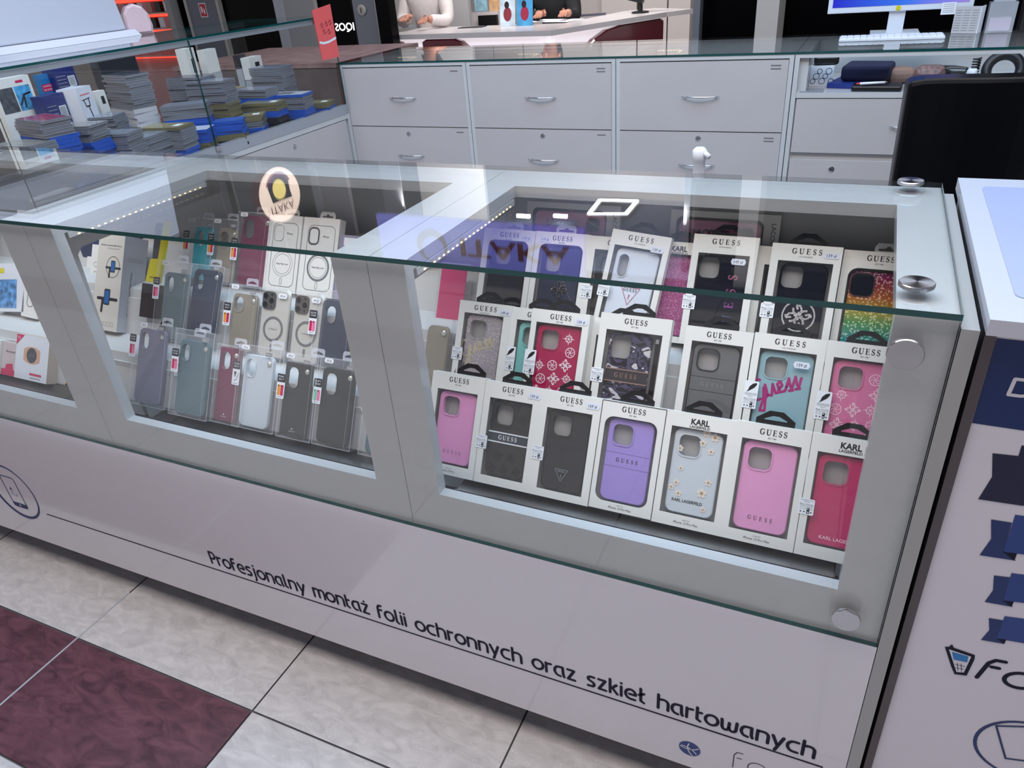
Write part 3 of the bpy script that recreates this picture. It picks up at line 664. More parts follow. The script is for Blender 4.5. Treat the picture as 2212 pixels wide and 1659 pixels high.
# lowest row, left to right
A1 = 'EST.1981'; LA = 'LOS ANGELES'
carton(0, -.8375, 'boxed plain pink phone case, leftmost in the lowest row of the right bay', PINK, deco=d_pink, h=.199, foot='iPhone 13 Pro', hx=.075)
carton(0, -.7225, 'boxed black phone case with a slate band and white lettering across it', CHAR2, deco=d_band, price='159 zł', px=.104, model='iPhone 13 Pro', win=(.0145, .016, .1025, .166))
carton(0, -.6055, 'boxed black phone case with a small dark triangle badge near its foot', CHAR, deco=d_tri, price='169 zł', px=.101, model='iPhone 13 Pro', win=(.0145, .014, .1025, .166))
carton(0, -.4885, 'boxed lilac phone case in a white carton outlined in black, rounded window', LILAC, deco=d_stripe(mat('lilac_seam', S(120, 100, 170), .5)), foot='iPhone 13 Pro Max', outline=True, wr=.016, win=(.010, .0175, .105, .170), cw=.083)
carton(0, -.3715, 'boxed clear phone case dotted with small cream flowers, lowest row', CLEARC, brand='K', deco=d_flowers, foot='iPhone 13 Pro Max', win=(.0115, .021, .105, .172), cw=.082)
carton(0, -.2545, 'boxed plain pink phone case second from the right end of the lowest row', PINK, deco=d_pink6, foot='iPhone 13 Pro Max', win=(.012, .019, .105, .172), cw=.085, h=.199)
carton(0, -.1365, 'boxed hot pink phone case at the right end of the lowest row', HOT, brand='K', deco=d_kl, model='iPhone 13 Pro Max', win=(.0115, .020, .105, .171), cw=.088, h=.199)
# middle row
carton(1, -.8355, 'boxed silver glitter phone case with a pale script word, left end of the middle row', SILV, sub=LA, price='149 zł', px=.103, model='iPhone 12 / 12 Pro', deco=d_script(mat('pale_gold_script', S(208, 196, 170), .3, metal=.4)), win=(.013, .014, .101, .164), h=.188, cw=.080)
carton(1, -.7195, 'boxed mint green phone case half hidden behind the raspberry patterned one', MINT, sub=LA, model='iPhone 13 Pro Max', feather=True, h=.187, win=(.0135, .013, .103, .163), n=-.003)
carton(1, -.6665, 'boxed raspberry phone case covered in white flower and emblem print', RASP, price='139 zł', px=.101, model='iPhone 13 Pro Max', feather=True, deco=d_pat(CREAMP), h=.188, win=(.011, .014, .104, .163), n=.019, cw=.090)
carton(1, -.5535, 'boxed black phone case mostly hidden between the raspberry and the camouflage ones', CHAR, h=.186, n=-.002)
carton(1, -.5290, 'boxed purple camouflage phone case with a dark strap band and cord, wide carton', camo(), h=.196, w=.133, n=.0185, model='iPhone 13 Pro', deco=d_camo, win=(.014, .015, .119, .166), cx0=.020, cw=.080, hole=(.004, .006, .038, .042), r=.014,
       ex=lambda t: MB().box(.106, .113, .02, .150, -.016, -.010, BLACK).box(.1065, .1125, .150, .158, -.016, -.009, CHROME).build('wrist_strap', t, label='black strap with a chrome clasp'))
carton(1, -.3735, 'boxed grey leather phone case with a stitched middle band, middle row', GREYL, h=.191, rim=mat('black_rim', S(24, 26, 34), .3), deco=d_stripe(BK4), win=(.0135, .014, .103, .165), hookb=True)
carton(1, -.2545, 'boxed dusty aqua phone case with a magenta script word', AQUA, sub=LA, h=.193, price='139 zł', px=.083, py=.146, model='iPhone 13 Pro Max', feather=True, deco=d_script(mat('magenta_script', S(164, 22, 112), .4)), win=(.012, .014, .104, .167), cw=.088)
carton(1, -.1365, 'boxed candy pink patterned phone case at the right end of the middle row', PINK2, h=.194, price='139 zł', px=.107, model='iPhone 13 Pro Max', feather=True, deco=d_pat(PKPRINT, 1), win=(.0125, .014, .105, .167), cw=.088)
# upper row
carton(2, -.8365, 'boxed dark glossy phone case at the left end of the upper row, white hang tab', BLKGL, h=.191, price='119 zł', px=.098, hookb=False, wr=.014, win=(.013, .012, .105, .168), cw=.083)
carton(2, -.7185, 'boxed navy phone case with a silver metal emblem, white hang tab', NAVYC, h=.192, price='119 zł', px=.022, hookb=False, wr=.014, deco=d_4g, win=(.012, .012, .106, .168), cw=.085, hole=(.008, .012, .034, .040))
carton(2, -.6015, 'boxed dark phone case mostly hidden behind the tilted white one', CHAR, h=.191, hookb=None, model='iPhone 11 Pro Max', win=(.0135, .014, .1035, .165))
carton(2, -.567, 'boxed white phone case with a red triangle print, tilted in the upper row', mat('white_silicone', S(214, 220, 232), .4), sub=LA, h=.197, v=.008, n=.021, rz=-.085, price='139 zł', px=.094, py=.170, model='iPhone X', deco=d_white, win=(.010, .010, .106, .168), cw=.086, hole=(.008, .012, .020, .044))
carton(2, -.4800, 'boxed pink glitter phone case partly hidden behind the tilted white one', PGLIT, brand='K', h=.191, price='149 zł', px=.104, hole=None, win=(.013, .012, .103, .168), cw=.088)
carton(2, -.3935, 'boxed glossy black phone case with coloured letters running up its side', BLKGL, sub=LA, h=.206, n=.019, price='149 zł', px=.086, py=.160, model='iPhone 11', deco=d_vert, win=(.0125, .012, .1045, .172), cw=.090, cx0=.0135, hole=(.003, .004, .036, .038))
carton(2, -.2785, 'white carton edge of a boxed case wedged between two black ones in the upper row', CHAR, h=.196, w=.117, n=-.004, hookb=None)
carton(2, -.2535, 'boxed glossy black phone case with a round rhinestone emblem', BLKGL, sub=LA, h=.200, n=.017, price='139 zł', px=.100, model='iPhone 11 Pro', deco=d_round4g, win=(.0135, .012, .105, .170), cw=.080, hole=(.004, .006, .035, .038))
carton(2, -.1350, 'boxed rainbow glitter phone case at the right end of the upper row', rainbow(), h=.199, n=.004, hookb=False, wr=.016, win=(.012, .012, .108, .169), cw=.090, hole=(.004, .006, .036, .038), hx=.07, rim=mat('bronze_rim', S(110, 84, 84), .3, metal=.6),
       ex=lambda t: MB().prism(rrect(.017, .118, .058, .162, .01), -.0165, -.0125, BLKGL).build('lens_block_or_backing', t, label='black backing for the dark inside of the camera hole'))  # black backing added so the empty camera hole looks dark inside
# two landscape cartons leaning at the back of the bay
def lac(x, label):
    M = Matrix.Translation((x, .488, .912)) @ Matrix.Rotation(radians(76), 4, 'X')
    t = thing('boxed_phone_case', label, 'boxed phone case', M=M, group='landscape cartons at the back of the right bay')
    W_, H_ = .205, .118
    b = MB(); wl = rrect(.012, .012, .176, .106, .012); b.flat([(0, 0), (W_, 0), (W_, H_), (0, H_)], 0, CARD, [wl]); b.wall(wl, -.002, 0, CARD, True)
    b.wall([(0, 0), (W_, 0), (W_, H_), (0, H_)], -.018, 0, CARD); b.flat([(0, 0), (W_, 0), (W_, H_), (0, H_)], -.017, mat('carton_black_inside', S(30, 24, 30), .5)); b.flat([(0, 0), (W_, 0), (W_, H_), (0, H_)], -.018, CARD, flip=True)
    b.text('LACOSTE', .190, .102, .012, .0003, INK, rot=-pi / 2, align='l', width=.05); b.build('carton', t)
    def dd(b, x, y, w, h, z):
        LP = mat('lacoste_pink', S(206, 130, 166), .4)
        b.text('LACOSTE', x + w * .40, y + h * .66, .0165, z, INK, bold=.09, width=.072); b.text('LACOSTE', x + w * .40, y + h * .66, .0165, z + .0003, LP, bold=.06, width=.070); b.text('LACOSTE', x + w * .40, y + h * .66, .0165, z + .0006, INK, bold=.025, width=.067)
    case_mesh('phone_case', t, .156, .084, .016, .016, -.014, mat('lacoste_pink', S(206, 130, 166), .4), hole=(.115, .010, .030, .030), deco=dd)
    f = MB(); f.flat([(.012, .012), (.176, .012), (.176, .106), (.012, .106)], -.0015, FILM); f.build('window_film', t)
lac(-.762, 'landscape pink phone case carton at the back behind the navy emblem case')
lac(-.455, 'landscape pink phone case carton at the back with vertical lettering on its right edge')

# ------------------------------------------------------------ middle bay: phone cases in clear packs
ORG = mat('tag_orange', S(226, 150, 50), .5); MAG = mat('tag_magenta', S(200, 30, 86), .5); TPK = mat('tag_pink', S(226, 120, 160), .5); TGR = mat('tag_green', S(110, 196, 160), .5)
TAGDK = mat('tag_dark', S(44, 42, 46), .5); BADGE = mat('badge_grey', S(140, 138, 142), .4); GEM = mat('jewel_sticker', S(206, 204, 196), .15, metal=.6)
def clear_pack(row, x, label, casem, w, h, tag=None, v=.002, n=0, rz=0, th=.018, hole=(.008, .010, .026, .040), cw=None, ch=None, cx0=None, tabs=True, price=None, gem=True, tagpos=None, hx=None, tilt=0, dark=None, sharp=False):
    M = frame_at(row, x, v, n, rz, tilt); t = thing('packed_phone_case', label, 'packed phone case', M=M, group='clear-packed phone cases in the middle bay')
    b = MB(); b.box(0, w, 0, h, -th, 0, PLAST)
    e = PLASTH
    for a, c_ in (((0, 0), (w, 0)), ((w, 0), (w, h)), ((w, h), (0, h)), ((0, h), (0, 0))):
        b.stroke([a, c_], .0018, .0002, e, cap=False)
    b.stroke([(w * .84, 0), (w * .84, h)], .0008, .0002, e, cap=False)
    b.build('clear_box', t)
    cw = cw or w * .72; ch = ch or h - .024; cx = .006 if cx0 is None else cx0
    def dd(b, x_, y_, w_, h_, z):
        if sharp: b.text('MERCURY', x_ + w_ / 2, y_ + .010, .003, z, PAPER, width=.016); b.flat(circ(x_ + w_ / 2, y_ + .0165, .0018, n=8), z, PAPER)
    case_mesh('phone_case', t, cw, ch, cx, .004, -th + .003, casem, hole=hole, r=.004 if sharp else .013, hr=.012, deco=dd)
    if tabs:
        k = MB(); cx_ = hx or w * .55
        k.prism([(cx_ - .018, h), (cx_ + .018, h), (cx_ + .018, h + .014), (cx_ + .014, h + .018), (cx_ - .014, h + .018), (cx_ - .018, h + .014)], -th, -th + .0006, PLASTH,
                holes=[[(cx_ - .013, h + .005), (cx_ + .013, h + .005), (cx_ + .013, h + .008), (cx_, h + .012), (cx_ - .013, h + .008)]]); k.build('hang_tab', t, label='clear hang tab')
    if gem:
        k = MB(Matrix.Translation((cx + cw - .010, .004 + ch - .016, -th + .0125))); k.lathe([(.0058, 0), (.0058, .001), (.003, .0026)], GEM, 12); k.build('jewel_sticker', t)
        k = MB(); k.prism(rrect(cx + cw - .018, .004 + ch + .001, cx + cw - .001, .004 + ch + .0095, .002), .0003, .0006, BADGE); k.text('iPhone', cx + cw - .0095, .004 + ch + .004, .0042, .0008, PAPER, width=.012); k.build('model_badge', t)
    if tag:
        top, c1, c2 = tag; tx, ty = tagpos or (-.008, .075)
        k = MB(); k.prism(rrect(tx, ty, tx + .021, ty + .054, .002), .0005, .0010, PAPER); k.prism(rrect(tx, ty + .036, tx + .021, ty + .054, .002), .0010, .0012, TAGDK)
        a_, b_ = top.split(); k.text(a_, tx + .0105, ty + .0465, .0055, .0014, PAPER, width=.015); k.text(b_, tx + .0105, ty + .0405, .0055, .0014, PAPER, width=.014)
        if c1:
            k.prism(rrect(tx + .0025, ty + .007, tx + .010, ty + .030, .0015, 3), .0010, .0013, c1); k.prism(rrect(tx + .011, ty + .007, tx + .0185, ty + .030, .0015, 3), .0010, .0013, c2)
            for q in (.0032, .0117): k.flat(rrect(tx + q, ty + .0255, tx + q + .0028, ty + .0292, .0005, 1), .0015, TAGDK)
        else: k.flat([(tx + .004, ty + .030), (tx + .012, ty + .030), (tx + .008, ty + .017)], .0013, TAGDK); k.stroke([(tx + .006, ty + .010), (tx + .012, ty + .011), (tx + .018, ty + .028)], .001, .0013, TAGDK)
        k.text('MERCURY', tx + .0105, ty + .0028, .0026, .0013, BLUE2, width=.012)
        k.build('tag_card', t, label='small black and white tag card')
    if price:
        p = MB(); cx_, cy_ = price, h - .006
        p.prism([(cx_ - .012, cy_), (cx_ - .0095, cy_ - .005), (cx_ + .0095, cy_ - .005), (cx_ + .012, cy_), (cx_ + .0095, cy_ + .005), (cx_ - .0095, cy_ + .005)], .0004, .0007, PAPER)
        p.text('29 zł', cx_, cy_ - .0025, .0065, .0009, INK, width=.012); p.build('price_sticker', t)
    return t
LAV = mat('lavender_grey_silicone', S(114, 112, 134), .45); TEAL = mat('teal_grey_silicone', S(84, 108, 116), .45); WINE = mat('wine_glossy_case', S(112, 28, 66), .2, coat=.3); DK = mat('graphite_case', S(36, 35, 35), .4)
BK = mat('soft_black_case', S(30, 29, 29), .5); NVB = mat('navy_silicone', S(34, 42, 66), .45); BEI = mat('beige_pearl_case', S(142, 132, 116), .3, coat=.3); TURQ = mat('turquoise_case', S(20, 168, 186), .3)
SC_, PJ, CJ, SF = ('SILICONE CASE', MAG, TPK), ('PEARL JELLY', ORG, MAG), ('CLEAR JELLY', None, None), ('SOFT FEELING', TGR, TPK)
clear_pack(0, -1.664, 'lavender grey silicone phone case in a clear pack, left end of the lowest row', LAV, .122, .198, SC_, tagpos=(-.012, .112), cw=.086, ch=.180, cx0=.010, price=.03, hx=.085)
clear_pack(0, -1.532, 'nearly empty-looking clear jelly phone case in a clear pack behind the teal grey one', CLEARC, .100, .185, CJ, n=-.004, tagpos=(.006, .085), cw=.07)
clear_pack(0, -1.508, 'teal grey silicone phone case in a clear pack, lowest row', TEAL, .118, .199, SC_, n=.020, tagpos=(-.004, .098), cw=.090, ch=.172, cx0=.010, hx=.07)
clear_pack(0, -1.396, 'wine red phone case with a small white crest, narrow in the lowest row', WINE, .086, .178, None, n=.003, cw=.060, ch=.168, cx0=.003, sharp=True, hx=.05)
clear_pack(0, -1.334, 'transparent phone case in a clear pack beside the wine red one, lowest row', CLEARC, .117, .186, CJ, tagpos=(-.012, .092), price=.018, cw=.082, cx0=.012, hx=.09)
clear_pack(0, -1.206, 'graphite phone case with a small white crest, lowest row', DK, .092, .184, PJ, n=.002, tagpos=(-.010, .082), price=.018, cw=.070, cx0=.002, sharp=True, hx=.075, hole=(.006, .010, .032, .046))
clear_pack(0, -1.110, 'soft black phone case next to the graphite one, lowest row', BK, .098, .187, SF, tagpos=(-.010, .086), price=.022, cw=.082, cx0=.004, hx=.06, hole=(.007, .012, .032, .046))
clear_pack(0, -.990, 'teal grey phone case mostly hidden behind the post, right end of the lowest row', TEAL, .100, .185, SC_, tagpos=(-.004, .090), cx0=.010)
clear_pack(1, -1.690, 'grey green silicone phone case in a clear pack, left end of the middle row', TEAL, .112, .196, SC_, tagpos=(-.010, .098), price=.025, cw=.080, cx0=.018, ch=.165)
clear_pack(1, -1.575, 'tall navy silicone phone case in a thick clear pack, middle row', NVB, .104, .196, None, cw=.084, ch=.182, cx0=.004, tilt=-.05, n=.012)
clear_pack(1, -1.452, 'beige pearl phone case in a clear pack, middle row', BEI, .094, .160, PJ, tagpos=(-.010, .060), price=.018, cw=.074, cx0=.008, hole=(.006, .008, .028, .036))
clear_pack(1, -1.192, 'dark blue silicone phone case beside the post, middle row', NVB, .110, .172, SC_, tagpos=(-.014, .070), cw=.084, cx0=.012, hole=(.010, .014, .030, .038), gem=False, n=.004)
LENS = mat('lens_black', S(16, 16, 20), .08, coat=1); LRIM = mat('lens_rim', S(120, 116, 110), .25, metal=1); RING = mat('magnet_ring', S(150, 150, 152), .3, metal=.8)
def blister(row, x, label, tone):
    M = frame_at(row, x, .0, .002); t = thing('packed_phone_case', label, 'packed phone case', M=M, group='clear-packed phone cases in the middle bay')
    w, h = .092, .164; b = MB(); b.prism(rrect(0, 0, w, h, .016), -.012, 0, PLAST, cham=.003); b.build('clear_box', t)
    b = MB(); b.prism(rrect(.006, .004, w - .006, h - .004, .014), -.010, -.004, mat('milky_clear_case', S(196, 192, 184), .3, coat=.3), cham=.002)
    b.prism(circ(w / 2, .070, .029, n=36), -.004, -.0032, RING, holes=[circ(w / 2, .070, .0235, n=36)]); b.text('for iPhone 13', w / 2, .068, .006, -.0035, GREYINK, width=.024); b.prism(rrect(w / 2 - .003, .018, w / 2 + .003, .036, .003), -.004, -.0032, RING); b.build('phone_case', t)
    b = MB(); b.prism(rrect(.009, h - .050, .047, h - .009, .010), -.004, -.0012, tone)
    for cx, cy, r_ in ((.019, h - .020, .0085), (.019, h - .040, .0085), (.037, h - .030, .0085), (.037, h - .016, .003), (.037, h - .043, .0025)):
        k = Matrix.Translation((cx, cy, -.0012)); b.lathe([(r_, 0), (r_, .001)], LRIM, 18, M=k); b.lathe([(r_ * .8, .0005), (r_ * .8, .0013)], LENS, 18, M=k)
    b.build('lens_block_or_backing', t, label='triple camera lens block')
    b = MB(); b.prism([(.055, h - .016), (.058, h - .022), (.078, h - .022), (.081, h - .016), (.078, h - .010), (.058, h - .010)], .0003, .0006, PAPER); b.text('49 zł', .068, h - .0185, .006, .0008, INK, width=.014); b.build('price_sticker', t)
blister(1, -1.357, 'clear phone case with black camera lenses and a silver ring, left of two', mat('lens_block_grey', S(70, 66, 62), .3, metal=.6))
blister(1, -1.262, 'clear phone case with brown camera lenses and a silver ring, right of two', mat('lens_block_brown', S(92, 76, 68), .3, metal=.6))
clear_pack(2, -1.682, 'turquoise pearl phone case at the left end of the upper row of packs', TURQ, .086, .160, PJ, tagpos=(-.012, .072), price=.010, cw=.064, cx0=.018, v=.0)
clear_pack(2, -1.597, 'gold beige pearl phone case beside the turquoise one, upper row', BEI, .083, .161, PJ, tagpos=(-.012, .068), price=.014, cw=.062, cx0=.014)
clear_pack(2, -1.515, 'large wine red phone case in the upper row of packs', WINE, .106, .182, PJ, tagpos=(-.012, .062), price=.02, cw=.090, cx0=.010, ch=.172, hole=(.006, .010, .034, .046), n=.004)
LINE = mat('outline_print', S(112, 114, 120), .5)
def whitebox(x, label, w, h, cam_dark):
    M = frame_at(2, x, 0, .002); t = thing('phone_case_box', label, 'phone case box', M=M, group='white printed boxes in the upper row of packs')
    b = MB(); b.box(0, w, 0, h, -.022, 0, CARD); z = .0003
    b.stroke(rrect(.016, .014, w - .010, h - .018, .014), .0014, z, LINE, closed=True, cap=False)
    b.stroke(rrect(.020, h - .062, .048, h - .024, .010), .004 if cam_dark else .0012, z + .0001, mat('dark_outline', S(70, 70, 76), .4) if cam_dark else LINE, closed=True, cap=False)
    b.stroke(circ(w / 2 + .003, .068, .030, n=30), .005 if cam_dark else .0008, z, LINE, closed=True, cap=False); b.stroke(circ(w / 2 + .003, .068, .024, n=30), .0008, z, LINE, closed=True, cap=False)
    b.text('Matte Mag Cover', w / 2 + .003, .066, .006, z, INK, width=.036); b.stroke(rrect(w / 2, .018, w / 2 + .006, .034, .003), .001, z, LINE, closed=True, cap=False); b.text('iPhone', w * .66, h - .045, .007, z, INK, width=.017)
    b.build('carton', t)
    hook(t, w, h, -.021, False)
whitebox(-1.4165, 'white box printed with a thin grey phone outline, upper row behind the post', .100, .184, False)
whitebox(-1.3125, 'white box printed with a dark camera square and grey ring, next to the divider', .104, .184, True)
o = MB(frame_at(2, -1.205, 0, 0)); o.box(0, .085, 0, .150, -.02, 0, mat('mauve_grey_carton', S(140, 134, 156), .5)); o.box(.012, .05, .126, .144, 0, .0006, PAPER)
o.build('phone_case_box', label='mauve grey box behind the divider at the end of the upper row of packs', cat='phone case box')

# bike mount box, yellow strap pack, pack tops on the left of the middle bay
M = frame_at(1, -1.905, 0, .004); t = thing('bike_mount_box', 'tall cream box printed with a phone mounted on a bicycle handlebar', 'box', M=M)
CREAM = mat('cream_carton', S(206, 200, 190), .5); SIDEC = mat('pale_carton_side', S(190, 192, 202), .5)
b = MB(); W_, H_ = .094, .248; b.box(0, W_, 0, H_, -.07, 0, CREAM); b.box(W_, W_ + .0004, 0, H_, -.07, 0, SIDEC)
z = .0003; b.text('Weather Resistant Bike Mount', W_ / 2, H_ - .030, .0065, z, INK, width=.076); b.text('for all smartphones', W_ / 2 + .01, H_ - .037, .004, z, GREYINK, width=.045)
b.stroke(circ(.060, .165, .024, .027, n=30), .0012, z, NAVY, closed=True, cap=False)
HB = mat('handlebar_black', S(36, 36, 44), .5); SCR = mat('printed_screen_blue', S(24, 96, 160), .4)
def mount(cx, cy, s):
    b.stroke([(cx - s * 1.1, cy - s * .1), (cx + s * 1.2, cy - s * .1)], s * .26, z, HB); b.stroke([(cx - s * .5, cy - s * .2), (cx - s * .55, cy - s * 1.2)], s * .26, z, HB)
    b.flat(rrect(cx - s * .36, cy - s * .62, cx + s * .36, cy + s * .75, s * .12), z + .0002, HB); b.flat(rrect(cx - s * .28, cy - s * .5, cx + s * .28, cy + s * .62, s * .08), z + .0004, SCR)
mount(.060, .165, .022); mount(.048, .085, .030)
for k in range(4): b.stroke(rrect(.030 + k * .013, .012, .040 + k * .013, .022, .001, 1), .0006, z, GREYINK, closed=True)
sd = Matrix.Translation((W_ + .0006, 0, 0)) @ Matrix.Rotation(pi / 2, 4, 'Y')
b.text('Weather Resistant Bike Mount', .030, .10, .0085, .0002, INK, rot=pi / 2, width=.115, M=sd); b.text('for all smartphones', .042, .10, .005, .0002, GREYINK, rot=pi / 2, width=.07, M=sd)
for k in range(4): b.stroke(rrect(.016 + k * .011, .185, .024 + k * .011, .193, .001, 1), .0005, .0002, GREYINK, closed=True, M=sd)
b.build('carton', t)
M = frame_at(1, -1.735, .14, -.004); t = thing('strap_pack', 'black band pack with a yellow corner card beside the bike mount box', 'accessory pack', M=M)
YEL = mat('yellow_card', S(214, 200, 30), .45)
b = MB(); b.prism([(0, 0), (.045, 0), (.060, .155), (.044, .158), (.036, .060), (.010, .058)], -.010, 0, YEL); b.text('Airline', .024, .010, .008, .0003, INK, width=.02); b.build('card', t, label='yellow card')
b = MB(); b.prism(rrect(.004, .055, .044, .150, .012), -.016, -.0105, mat('dark_band', S(70, 68, 76), .5)); b.build('band', t)
b = MB(frame_at(1, -1.74, .0, 0)); b.box(0, .052, .05, .135, -.03, 0, mat('black_gadget_box', S(40, 34, 38), .4)); b.build('gadget_box', label='small black box under the yellow corner card', cat='box')
# left part of the right bay: red card pack and taupe case
t = thing('packed_phone_case', 'red backed pack hanging by the divider at the left end of the right bay', 'packed phone case', M=frame_at(2, -.93, -.03, 0), group='packs beside the divider in the right bay')
b = MB(); b.box(0, .062, 0, .13, -.006, -.004, HOT); b.build('card', t); b = MB(); b.box(-.004, .072, -.004, .14, -.014, 0, PLAST); b.build('clear_box', t)
t = thing('packed_phone_case', 'taupe phone case in a clear pack beside the divider of the right bay', 'packed phone case', M=frame_at(1, -.905, -.035, .0), group='packs beside the divider in the right bay')
case_mesh('phone_case', t, .050, .165, .0, .0, -.012, BEI, hole=None); b = MB(); b.box(-.004, .058, -.004, .180, -.014, 0, PLAST); b.build('clear_box', t)
k = MB(Matrix.Translation((.040, .150, -.002))); k.lathe([(.006, 0), (.006, .001), (.003, .0026)], GEM, 12); k.build('jewel_sticker', t)

# ------------------------------------------------------------ left bay: gadget boxes
def gbox(label, M, w, h, d, m, deco=None, side=None, cat='box', name='gadget_box', group=None):
    b = MB(M); b.box(0, w, 0, h, -d, 0, m)
    if side: b.box(w, w + .0004, 0, h, -d, 0, side); b.box(0, w, h, h + .0004, -d, 0, side)
    if deco: deco(b, .0004)
    return b.build(name, label=label, cat=cat, group=group)
def d_t3(b, z):
    b.flat([(0, .116), (.030, .116), (0, .088)], z, MAG); b.text('T3', .009, .104, .010, z + .0002, PAPER, width=.011)
    gold = mat('rose_gold_print', S(206, 160, 132), .4); cx, cy = .064, .066
    b.flat([(cx - .032, cy + .015), (cx - .012, cy + .022), (cx + .012, cy + .022), (cx + .032, cy + .015), (cx + .032, cy - .015), (cx + .012, cy - .022), (cx - .012, cy - .022), (cx - .032, cy - .015)], z, gold)
    b.flat(circ(cx, cy, .020), z + .0002, mat('watch_face', S(58, 62, 66), .3)); b.text('09:25', cx, cy - .003, .009, z + .0004, GREYINK, width=.018)
    b.flat(rrect(.060, .014, .108, .020, .003), z, MAG); b.text('SMARTWATCH', .084, .0055, .005, z, INK, width=.040)
gbox('white smartwatch box with a magenta corner and rose gold watch picture', frame_at(0, -2.092, 0, .0), .128, .117, .075, mat('cool_white_carton', S(218, 220, 228), .4), d_t3, side=mat('tan_side', S(196, 180, 164), .5), cat='smartwatch box')
def d_bt(b, z):
    b.flat([(0, 0), (.07, 0), (.07, .018), (.05, .016), (.045, .034), (.02, .030), (.016, .018), (0, .016)], z, MAG); b.text('Bluetooth', .034, .062, .008, z, INK, width=.036)
gbox('small pinkish box with a magenta wave and wireless lettering beside the smartwatch box', frame_at(0, -2.150, 0, -.002), .057, .088, .05, mat('pinkish_carton', S(196, 180, 180), .5), d_bt)
def d_or(b, z): b.flat([(0, 0), (.05, 0), (.05, .06)], z, INK)
gbox('orange and black box corner beside the smartwatch box, partly behind the post', frame_at(0, -1.935, 0, -.03), .07, .075, .06, mat('orange_carton', S(214, 150, 50), .5), d_or)
def d_buds(b, z):
    b.flat([(0, 0), (.09, 0), (.09, .02), (0, .03)], z, MAG); b.flat(rrect(.010, .036, .026, .064, .008), z, mat('earbud_gold', S(200, 160, 90), .4)); b.flat(rrect(.042, .034, .062, .066, .010), z, mat('earbud_blue', S(60, 90, 170), .4)); b.text('AKTBO', .05, .076, .010, z, INK, width=.04)
gbox('white earbud box with blue and gold capsules at the left edge of the lowest row', frame_at(0, -2.243, 0, .003), .09, .090, .06, CARD, d_buds)
def d_moto(b, z):
    b.flat([(.01, .01), (.085, .01), (.085, .09), (.01, .09)], z, mat('printed_blue_photo', S(90, 140, 190), .5, noise=.7, nscale=60)); b.flat([(.005, .108), (.03, .108), (.03, .122), (.005, .122)], z, YEL)
gbox('white box with a blue printed photograph and yellow tab in the left bay', frame_at(1, -2.300, .0, 0, .10), .115, .135, .03, mat('cool_white_carton', (1, 1, 1)), d_moto)
def d_ear(b, z):
    b.stroke(circ(.02, .040, .007, n=12), .0008, z, INK, closed=True); b.stroke(circ(.02, .066, .007, n=12), .0008, z, INK, closed=True); b.stroke([(.034, .05), (.036, .10)], .0025, z, INK); b.text('IN-EAR HEADPHONES', .028, .010, .006, z, INK, width=.05)
gbox('white headphone box printed with earphone icons next to the bike mount box', frame_at(2, -2.03, -.055, .0), .075, .120, .02, CARD, d_ear)
gbox('plain white box behind the headphone box in the left of the middle bay', frame_at(2, -2.08, -.045, -.025), .06, .120, .02, CARD, None)
def d_cab(b, z): b.stroke(rrect(.02, .03, .045, .10, .01), .002, z, GREYINK, closed=True); b.flat([(.01, .11), (.05, .11), (.05, .125), (.01, .125)], z, BLUE3)
gbox('white cable box standing at the middle left of the left bay', frame_at(1, -2.195, -.0, .0, -.04), .065, .13, .03, CARD, d_cab)
gbox('white accessory box in the upper row of the left bay', frame_at(2, -2.36, 0, 0), .11, .14, .03, CARD, d_cab)
gbox('navy accessory box lying at the back of the left bay', Matrix.Translation((-2.10, .40, .872)), .17, .09, .05, mat('navy_carton', S(34, 42, 84), .45), None)
gbox('white flat box lying at the back of the left bay beside the navy one', Matrix.Translation((-2.33, .40, .872)), .16, .05, .06, CARD, None)
for k, (x, yy, w_, h_, c_) in enumerate([(-1.50, .455, .12, .03, 'grey box lying at the back of the middle bay'), (-1.10, .46, .10, .05, 'dark grey box at the back right of the middle bay')]):
    gbox(c_, Matrix.Translation((x, yy, .8725)) @ Matrix.Rotation(pi / 2, 4, 'X'), w_, h_, .04, mat('grey_carton', S(110, 110, 112), .5) if k else CARD, None)

# ------------------------------------------------------------ back counter with drawers
YB = 2.3
def handle(parent, x, z, wd=.075, y=YB - .018):
    b = MB(); n = 10; pts = [(x + wd * (k / n * 2 - 1), y - .006 - .018 * (1 - (k / n * 2 - 1) ** 2), z) for k in range(n + 1)]
    b.tube(pts, [.0016 + .003 * (1 - abs(k / n * 2 - 1)) for k in range(n + 1)], CHROME, 8)
    b.tube([(x - wd * .8, y + .001, z), (x - wd * .8, y - .015, z)], .003, CHROME, 6); b.tube([(x + wd * .8, y + .001, z), (x + wd * .8, y - .015, z)], .003, CHROME, 6)
    return b.build('handle', parent, smooth=True, label='slim bowed metal handle')
def lock(parent, x, z, y=YB - .018):
    b = MB(Matrix.Translation((x, y, z))); b.lathe([(.011, 0), (.011, .002), (.0085, .003), (.0085, .0022), (.006, .0022), (.006, .0032)], CHROME, 20, ax='y'); b.box(-.001, .001, -.0036, -.0032, -.003, .003, INK)
    return b.build('lock', parent, label='round cylinder lock')
def drawer(parent, x0, x1, z0, z1, hz=None, lk=None, tagt=None, hx=None):
    b = MB(); b.box(x0, x1, YB - .018, YB - .001, z0, z1, GREYF)
    if tagt:
        for k, s_ in enumerate(tagt): b.box(x1 - .064, x1 - .026, YB - .0184, YB - .0181, z1 - .022 - .012 * k, z1 - .017 - .012 * k, GREYINK)
    o = b.build('drawer', parent)
    if hz: handle(o, hx if hx is not None else (x0 + x1) / 2, hz)
    if lk: lock(o, (x0 + x1) / 2 if hx is None else hx, lk)
